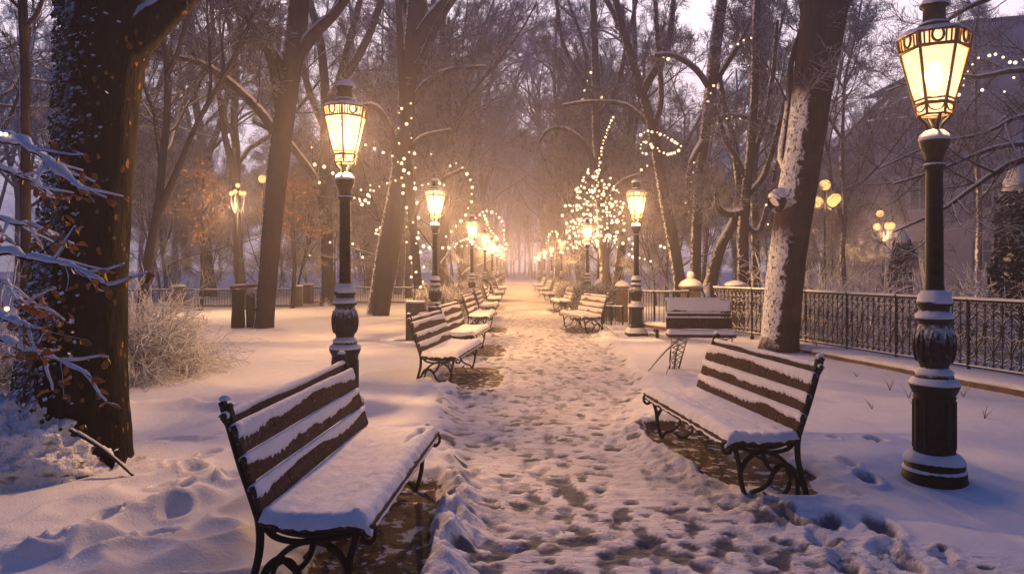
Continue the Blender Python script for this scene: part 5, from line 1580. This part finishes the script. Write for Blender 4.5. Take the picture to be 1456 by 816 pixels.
# sapling with dry leaves reaching in from the left edge
def sapling():
    rng = np.random.default_rng(15)
    o = Vector((-2.75, 3.05, 0)); oa = np.array(o)
    t = thing('beech_sapling', 'snowy sapling branches with dry orange leaves reaching in front of the huge tree', 'sapling', o)
    b = MB(); P = curve_pts([(0, 0, -.05), (.03, 0, .8), (-.02, .02, 1.6), (.02, 0, 2.6)], 20); b.tubes(P[None], np.linspace(.03, .012, 20)[None], 9); b.build('trunk', M['bark'], t)
    L = [[(-190, 150, 3.05), (-60, 180, 3.0), (10, 200, 2.95), (45, 212, 2.9), (75, 238, 2.88), (105, 262, 2.85), (122, 268, 2.84)],
         [(-190, 330, 3.05), (-60, 300, 3.1), (0, 312, 3.1), (45, 322, 3.1), (78, 335, 3.1)],
         [(-190, 420, 3.05), (-60, 355, 2.9), (0, 360, 2.85), (60, 370, 2.8), (110, 383, 2.75), (152, 408, 2.7)],
         [(-190, 470, 3.05), (-60, 470, 2.9), (0, 482, 2.85), (40, 500, 2.8), (75, 508, 2.75), (130, 535, 2.7)],
         [(-190, 440, 3.05), (-60, 395, 3.0), (0, 400, 2.95), (30, 428, 2.9), (52, 436, 2.88)],
         [(-190, 500, 3.05), (-60, 440, 2.8), (0, 452, 2.75), (30, 458, 2.7), (62, 470, 2.68)],
         [(-190, 260, 3.05), (-60, 225, 3.1), (0, 240, 3.1), (50, 262, 3.15), (75, 285, 3.2)]]
    lm = MB(); sn = MB(); tw = MB()
    leafspots = []
    for bi, ln in enumerate(L):
        P = curve_pts([tuple(at(*p)) for p in ln], 40) - oa
        P += np.stack([fbm(np.arange(40) * .35, np.full(40, bi + i * 7.0), 5, 3) for i in range(3)], 1) * .012
        R = np.linspace(.013, .0035, 40)
        b = MB(); b.tubes(P[None], R[None], 7); br = b.build('branch', M['bark'], t)
        # snow lying along the branch
        th = np.linspace(.030 if bi in (0, 2, 3) else .020, .009, 40) * (1 + .75 * fbm(np.arange(40) * .45, np.full(40, bi * 3.1), 9, 3))
        if bi == 0: th = th * 1.35
        Q = P.copy(); Q[:, 2] += R * .6 + th * .35
        n0 = len(sn.V); sn.tubes(Q[8:-1][None], np.maximum(th[8:-1], .003)[None], 9, cap=True)
        V = sn.V[n0].reshape(31, 9, 3); z0 = Q[8:-1, None, 2]; V[..., 2] = z0 + (V[..., 2] - z0) * .62; sn.V[n0] = V.reshape(-1, 3)
        K, KR = kids(rng, P[None], R[None], 7, .45, 1.0, .22, .8, -.05, 6, .14, .02, .5)
        tw.tubes(K, KR, 5)
        for q in range(len(K)):
            if rng.random() < .8:
                Q = K[q].copy(); Q[:, 2] += .006; sn.tubes(Q[None], np.linspace(.009, .004, 6)[None], 6, cap=True)
            leafspots += [K[q][-1], K[q][3]] if rng.random() < .75 else [K[q][-1]]
        leafspots += [P[-1], P[-6], P[-12]]
    tw.build('twigs', M['bark'], t); sn.build('branch_snow', M['snow'], t)
    leafspots = [p for p in leafspots if p[0] > .35]
    leafspots = np.array(leafspots)
    for p in leafspots:
        for k in range(rng.integers(1, 4)):
            ax = rng.normal(0, .6, 3) + np.array([.3, -.1, -.6]); ax /= np.linalg.norm(ax)
            sd = np.cross(ax, rng.normal(size=3)); sd /= np.linalg.norm(sd); nn = np.cross(ax, sd)
            Lf = rng.uniform(.026, .058); Wd = Lf * rng.uniform(.16, .34)
            u = np.linspace(0, 1, 6); cur = rng.uniform(-1.3, 1.6)
            mid = p + np.outer(u * Lf, ax) + np.outer(np.sin(u * 2.2) * Lf * .25 * cur, nn)
            wv = (np.sin(u * PI) ** .8 * Wd)[:, None] * sd; fold = (np.sin(u * PI) * Wd * .7)[:, None] * nn
            Vv = np.stack([mid - wv + fold, mid, mid + wv + fold], 1).reshape(-1, 3)
            i = np.arange(18).reshape(6, 3)
            lm.add(Vv, np.stack([i[:-1, :-1], i[1:, :-1], i[1:, 1:], i[:-1, 1:]], -1).reshape(-1, 4))
    lm.build('foliage', M['dry_leaf'], t)
    return t
sapling()
# amber foliage still hanging in the trees at left, lit by the park lamps
def amber(label, px, py, d, rx, rz_, n, seed):
    rng = np.random.default_rng(seed)
    p = at(px, py, d)
    t = thing('leafy_tree', label, 'tree', (p.x, d, 0))
    b = MB(); b.tubes(curve_pts([(0, 0, -.1), (.1, 0, p.z * .5), (0, .1, p.z), (.1, 0, p.z + 1.2)], 12)[None], np.linspace(.09, .02, 12)[None], 8)
    b.build('trunk', M['bark'], t)
    tr = curve_pts([(0, 0, p.z - 1.4), (0, .1, p.z), (.1, 0, p.z + 1.0)], 8)
    P, R = kids(rng, tr[None], np.full((1, 8), .04), 16, .0, 1, 1.0, .9, .1, 7, .14, .02, .3, absL=rx)
    P2, R2 = kids(rng, P, R, 6, .2, 1, .5, .7, -.05, 5, .15, .02, .3)
    c_ = MB(); c_.tubes(P, R, 5); c_.tubes(P2, R2, 4)
    twigs(rng, c_, P2, R2, (4, 3), fine=.005); c_.build('crown', M['twig_dark'], t)
    E = P2[:, 2:].reshape(-1, 3); idx = rng.integers(0, len(E), n)
    c = E[idx] + rng.normal(0, .12, (n, 3))
    d1 = rng.normal(size=(n, 3)); d1 /= np.linalg.norm(d1, axis=1, keepdims=True); d2 = np.cross(d1, rng.normal(size=(n, 3))); d2 /= np.linalg.norm(d2, axis=1, keepdims=True)
    s = rng.uniform(.03, .07, n)[:, None]
    V = np.stack([c - d1 * s, c + d2 * s * .6, c + d1 * s, c - d2 * s * .6], 1).reshape(-1, 3)
    m_ = MB(); m_.add(V, np.arange(4 * n).reshape(-1, 4)); m_.build('foliage', M['orange_leaf'], t, smooth=False)
amber('small tree keeping amber leaves between the leaning trunk and the tall left lantern post', 415, 305, 25, 1.3, 1.2, 1100, 1)
amber('small tree with rust leaves left of the candelabra lamp', 285, 300, 24.5, 1.5, 1.3, 900, 2)

def dry_stem(x, y, seed):
    rng = np.random.default_rng(seed)
    t = thing('dry_stem', 'thin dry weed stem poking out of the snow near the stone kerb', 'weed', (x, y, gz(x, y)), 0, 'dry weed stems in the snow by the kerb')
    n = 4; N = 5
    a = rng.uniform(0, 6.28, n); L = rng.uniform(.06, .17, n)
    s_ = np.linspace(0, 1, N)
    P = np.stack([np.cos(a)[:, None] * L[:, None] * .6 * s_ ** 1.6, np.sin(a)[:, None] * L[:, None] * .6 * s_ ** 1.6, L[:, None] * s_ - .02], -1)
    mb = MB(); mb.tubes(P, np.linspace(.004, .0015, N)[None] * np.ones((n, 1)), 5)
    mb.build('stem', M['twig_dark'], t)
for k, (px, py) in enumerate(((1292, 575), (1300, 590), (1265, 560), (1218, 540), (1370, 572), (1352, 560), (1400, 612), (1240, 592))):
    p = on_ground(px, py); dry_stem(p.x, p.y, 60 + k)
# ------------------------------------------------------------------ strings of fairy lights
def bulb_mesh(r):
    bm = bmesh.new(); bmesh.ops.create_icosphere(bm, subdivisions=2, radius=r)
    me = bpy.data.meshes.new('bulb'); bm.to_mesh(me); bm.free(); me.materials.append(M['bulb'])
    for p in me.polygons: p.use_smooth = True
    return me
BULB = bulb_mesh(1.0)
lrng = random.Random(3)
FAIRY = 'strings of fairy lights in the trees'
def string(label, paths, d_r=2.1, jit=1.5, wire=True):
    """paths: lists of (px, py, depth) points where bulbs hang (already spaced)"""
    first = at(*paths[0][0])
    t = thing('string_lights', label, 'fairy lights', first, 0, FAIRY)
    f = np.array(first)
    count = 0
    for pth in paths:
        W_ = np.array([tuple(at(a, b, d)) for a, b, d in pth]) - f
        if wire and len(W_) > 1:
            mb = MB(); mb.tubes(W_[None], np.full((1, len(W_)), .004), 4); mb.build('wire', M['twig_dark'], t)
        for (a, b, d), w in zip(pth, W_):
            o = bpy.data.objects.new('bulb', BULB); link(o, t)
            r = d_r * lrng.uniform(.5, 1.25) * d / 1000.0
            o.scale = (r, r, r); o.location = w + np.array([lrng.uniform(-jit, jit) * d / 1000, lrng.uniform(-.05, .05), -r])
            count += 1
    return count
def walk(pts, n, dep):
    q = curve_pts([(a, b, dep if len(p) == 2 else p[2]) for p in pts for a, b in [p[:2]]], n * 8)
    s = np.concatenate([[0], np.cumsum(np.linalg.norm(np.diff(q[:, :2], axis=0), axis=1))])
    t = np.linspace(0, s[-1], n)
    return [tuple(np.interp(x, s, q[:, k]) for k in range(3)) for x in t]
# spiral round the thin trunk
sp = []
for i in range(38):
    u = i / 37.0; y = 146 + u * 260
    cx = np.interp(y, [146, 200, 260, 330, 410], [574, 577, 582, 588, 595])
    sp.append((cx + 10 * math.cos(i * 1.9), y, 20.5 - .22 * math.sin(i * 1.9) - .05))
string('string of lights spiralling up the thin dark trunk beside the second left lantern post', [sp])
string('swag of lights hanging from the thick leaning tree towards the tall left lantern post',
       [walk([(520, 205), (540, 213), (560, 222), (575, 240)], 6, 20), walk([(502, 262), (520, 270), (545, 262), (560, 255), (575, 262)], 7, 20.3), walk([(510, 282), (520, 290), (530, 270), (527, 262)], 6, 20.1), walk([(535, 325), (540, 330), (533, 334), (540, 322)], 4, 20)])
string('scattered lights between the slim forked tree and the tall left lantern post',
       [walk([(444, 208), (446, 232)], 2, 18), walk([(460, 235), (475, 240), (455, 258)], 3, 18.2), walk([(505, 280), (515, 286), (522, 275)], 4, 18), walk([(440, 362), (480, 338), (500, 345)], 3, 19), walk([(497, 370), (515, 364)], 2, 19)])
string('swag of lights looping over the second left lantern post',
       [walk([(600, 262), (618, 258), (632, 262)], 5, 17), walk([(640, 234), (652, 232), (665, 245), (671, 262), (670, 285), (664, 300), (650, 318), (634, 335)], 14, 18.5), walk([(592, 345), (612, 350), (640, 350), (665, 348)], 9, 18.5), walk([(583, 215), (600, 222), (612, 218)], 2, 19)])
arc = [walk([(668, 340), (672, 318), (684, 302), (698, 299), (710, 308), (716, 325), (718, 345), (719, 352)], 19, 24), walk([(650, 345), (668, 337), (686, 333), (700, 345), (715, 350)], 14, 24.5),
       walk([(690, 305), (694, 320), (700, 330), (707, 338)], 9, 25), walk([(672, 345), (682, 352), (692, 347)], 6, 23.5)]
string('arch of lights around the third left lantern post', arc, 1.8)
string('vertical string of lights climbing the straight grey trunk', [walk([(873, 165), (864, 183), (857, 205), (853, 225), (851, 242), (847, 255)], 19, 26.5)], 1.8)
string('short string of lights high above the vertical one', [walk([(839, 101), (833, 118), (828, 132), (827, 140)], 4, 27), walk([(828, 140), (842, 141), (855, 137)], 2, 27)], 1.8)
# the dense cloud: five strings zig-zagging through it
for s_, (lab, lo, hi) in enumerate((('top', 238, 270), ('second', 265, 292), ('middle', 288, 316), ('fourth', 310, 335), ('bottom', 328, 352))):
    pts = []
    n = (28, 50, 60, 54, 40)[s_]
    for i in range(n):
        u = (i / 11.0) % 2; u = u if u < 1 else 2 - u
        y = lrng.uniform(lo, hi)
        half = np.interp(y, [238, 255, 275, 300, 330, 352], [6, 18, 36, 42, 40, 34]); cx = np.interp(y, [238, 352], [848, 846])
        pts.append((cx - half + 2 * half * u + lrng.uniform(-6, 6), y, 26.5 + lrng.uniform(-.6, .6)))
    pts.sort(key=lambda p: (round((p[1] - lo) / 9), p[0]))
    string('%s band of lights in the dense glittering cloud above the third right lantern post' % lab, [pts], 1.75, wire=False)
string('ring of lights floating in the boughs above the second right lantern post',
       [walk([(912, 190), (922, 185), (935, 188), (950, 195), (962, 202), (968, 207), (960, 215), (945, 217), (930, 208), (918, 200), (910, 205), (914, 217), (918, 217)], 27, 22), walk([(912, 240), (920, 235)], 2, 22)], 1.9)
string('string of lights low behind the second right lantern post', [walk([(895, 338), (900, 348), (893, 360)], 4, 19), walk([(900, 363), (912, 366), (925, 370)], 4, 19), walk([(938, 348), (945, 350)], 2, 20)], 1.9)
string('string of lights over the far right lantern posts', [walk([(778, 345), (782, 330), (790, 328), (795, 340)], 9, 30), walk([(795, 352), (806, 342), (815, 350), (826, 342), (835, 350)], 13, 29)], 1.6)
string('string of lights in the fork of the snow-edged grey tree', [walk([(1015, 120), (1010, 135), (1018, 142), (1026, 150), (1008, 142)], 6, 20.5), walk([(1022, 172), (1040, 165), (1052, 168)], 4, 20.3)], 2.0)
string('string of lights on the upper right boughs above the dark upright tree', [walk([(1040, 64), (1052, 60), (1064, 52), (1068, 52)], 4, 18.5), walk([(944, 80), (950, 82)], 1 + 1, 21)], 2.1)
string('short string of lights on the lower bough of the snow-edged grey tree', [walk([(988, 230), (984, 252), (976, 280), (980, 300)], 6, 20.5), walk([(1062, 305), (1064, 308)], 2, 19)], 1.9)
string('lights in the boughs beside the head of the tall right lantern post',
       [walk([(1364, 132), (1372, 112), (1380, 98), (1392, 80)], 6, 9.9), walk([(1404, 78), (1418, 76), (1432, 87), (1441, 87), (1456, 84)], 6, 9.7), walk([(1400, 125), (1425, 130), (1440, 110)], 3, 9.8)], 2.0)
string('few lights low on the large dark right trunk', [walk([(1090, 290), (1092, 318)], 2, 12)], 1.7)
string('few lights in the sapling at the left edge', [walk([(4, 188), (10, 182), (14, 190)], 2, 2.9), walk([(20, 435), (24, 432)], 1 + 1, 2.85)], 2.6)
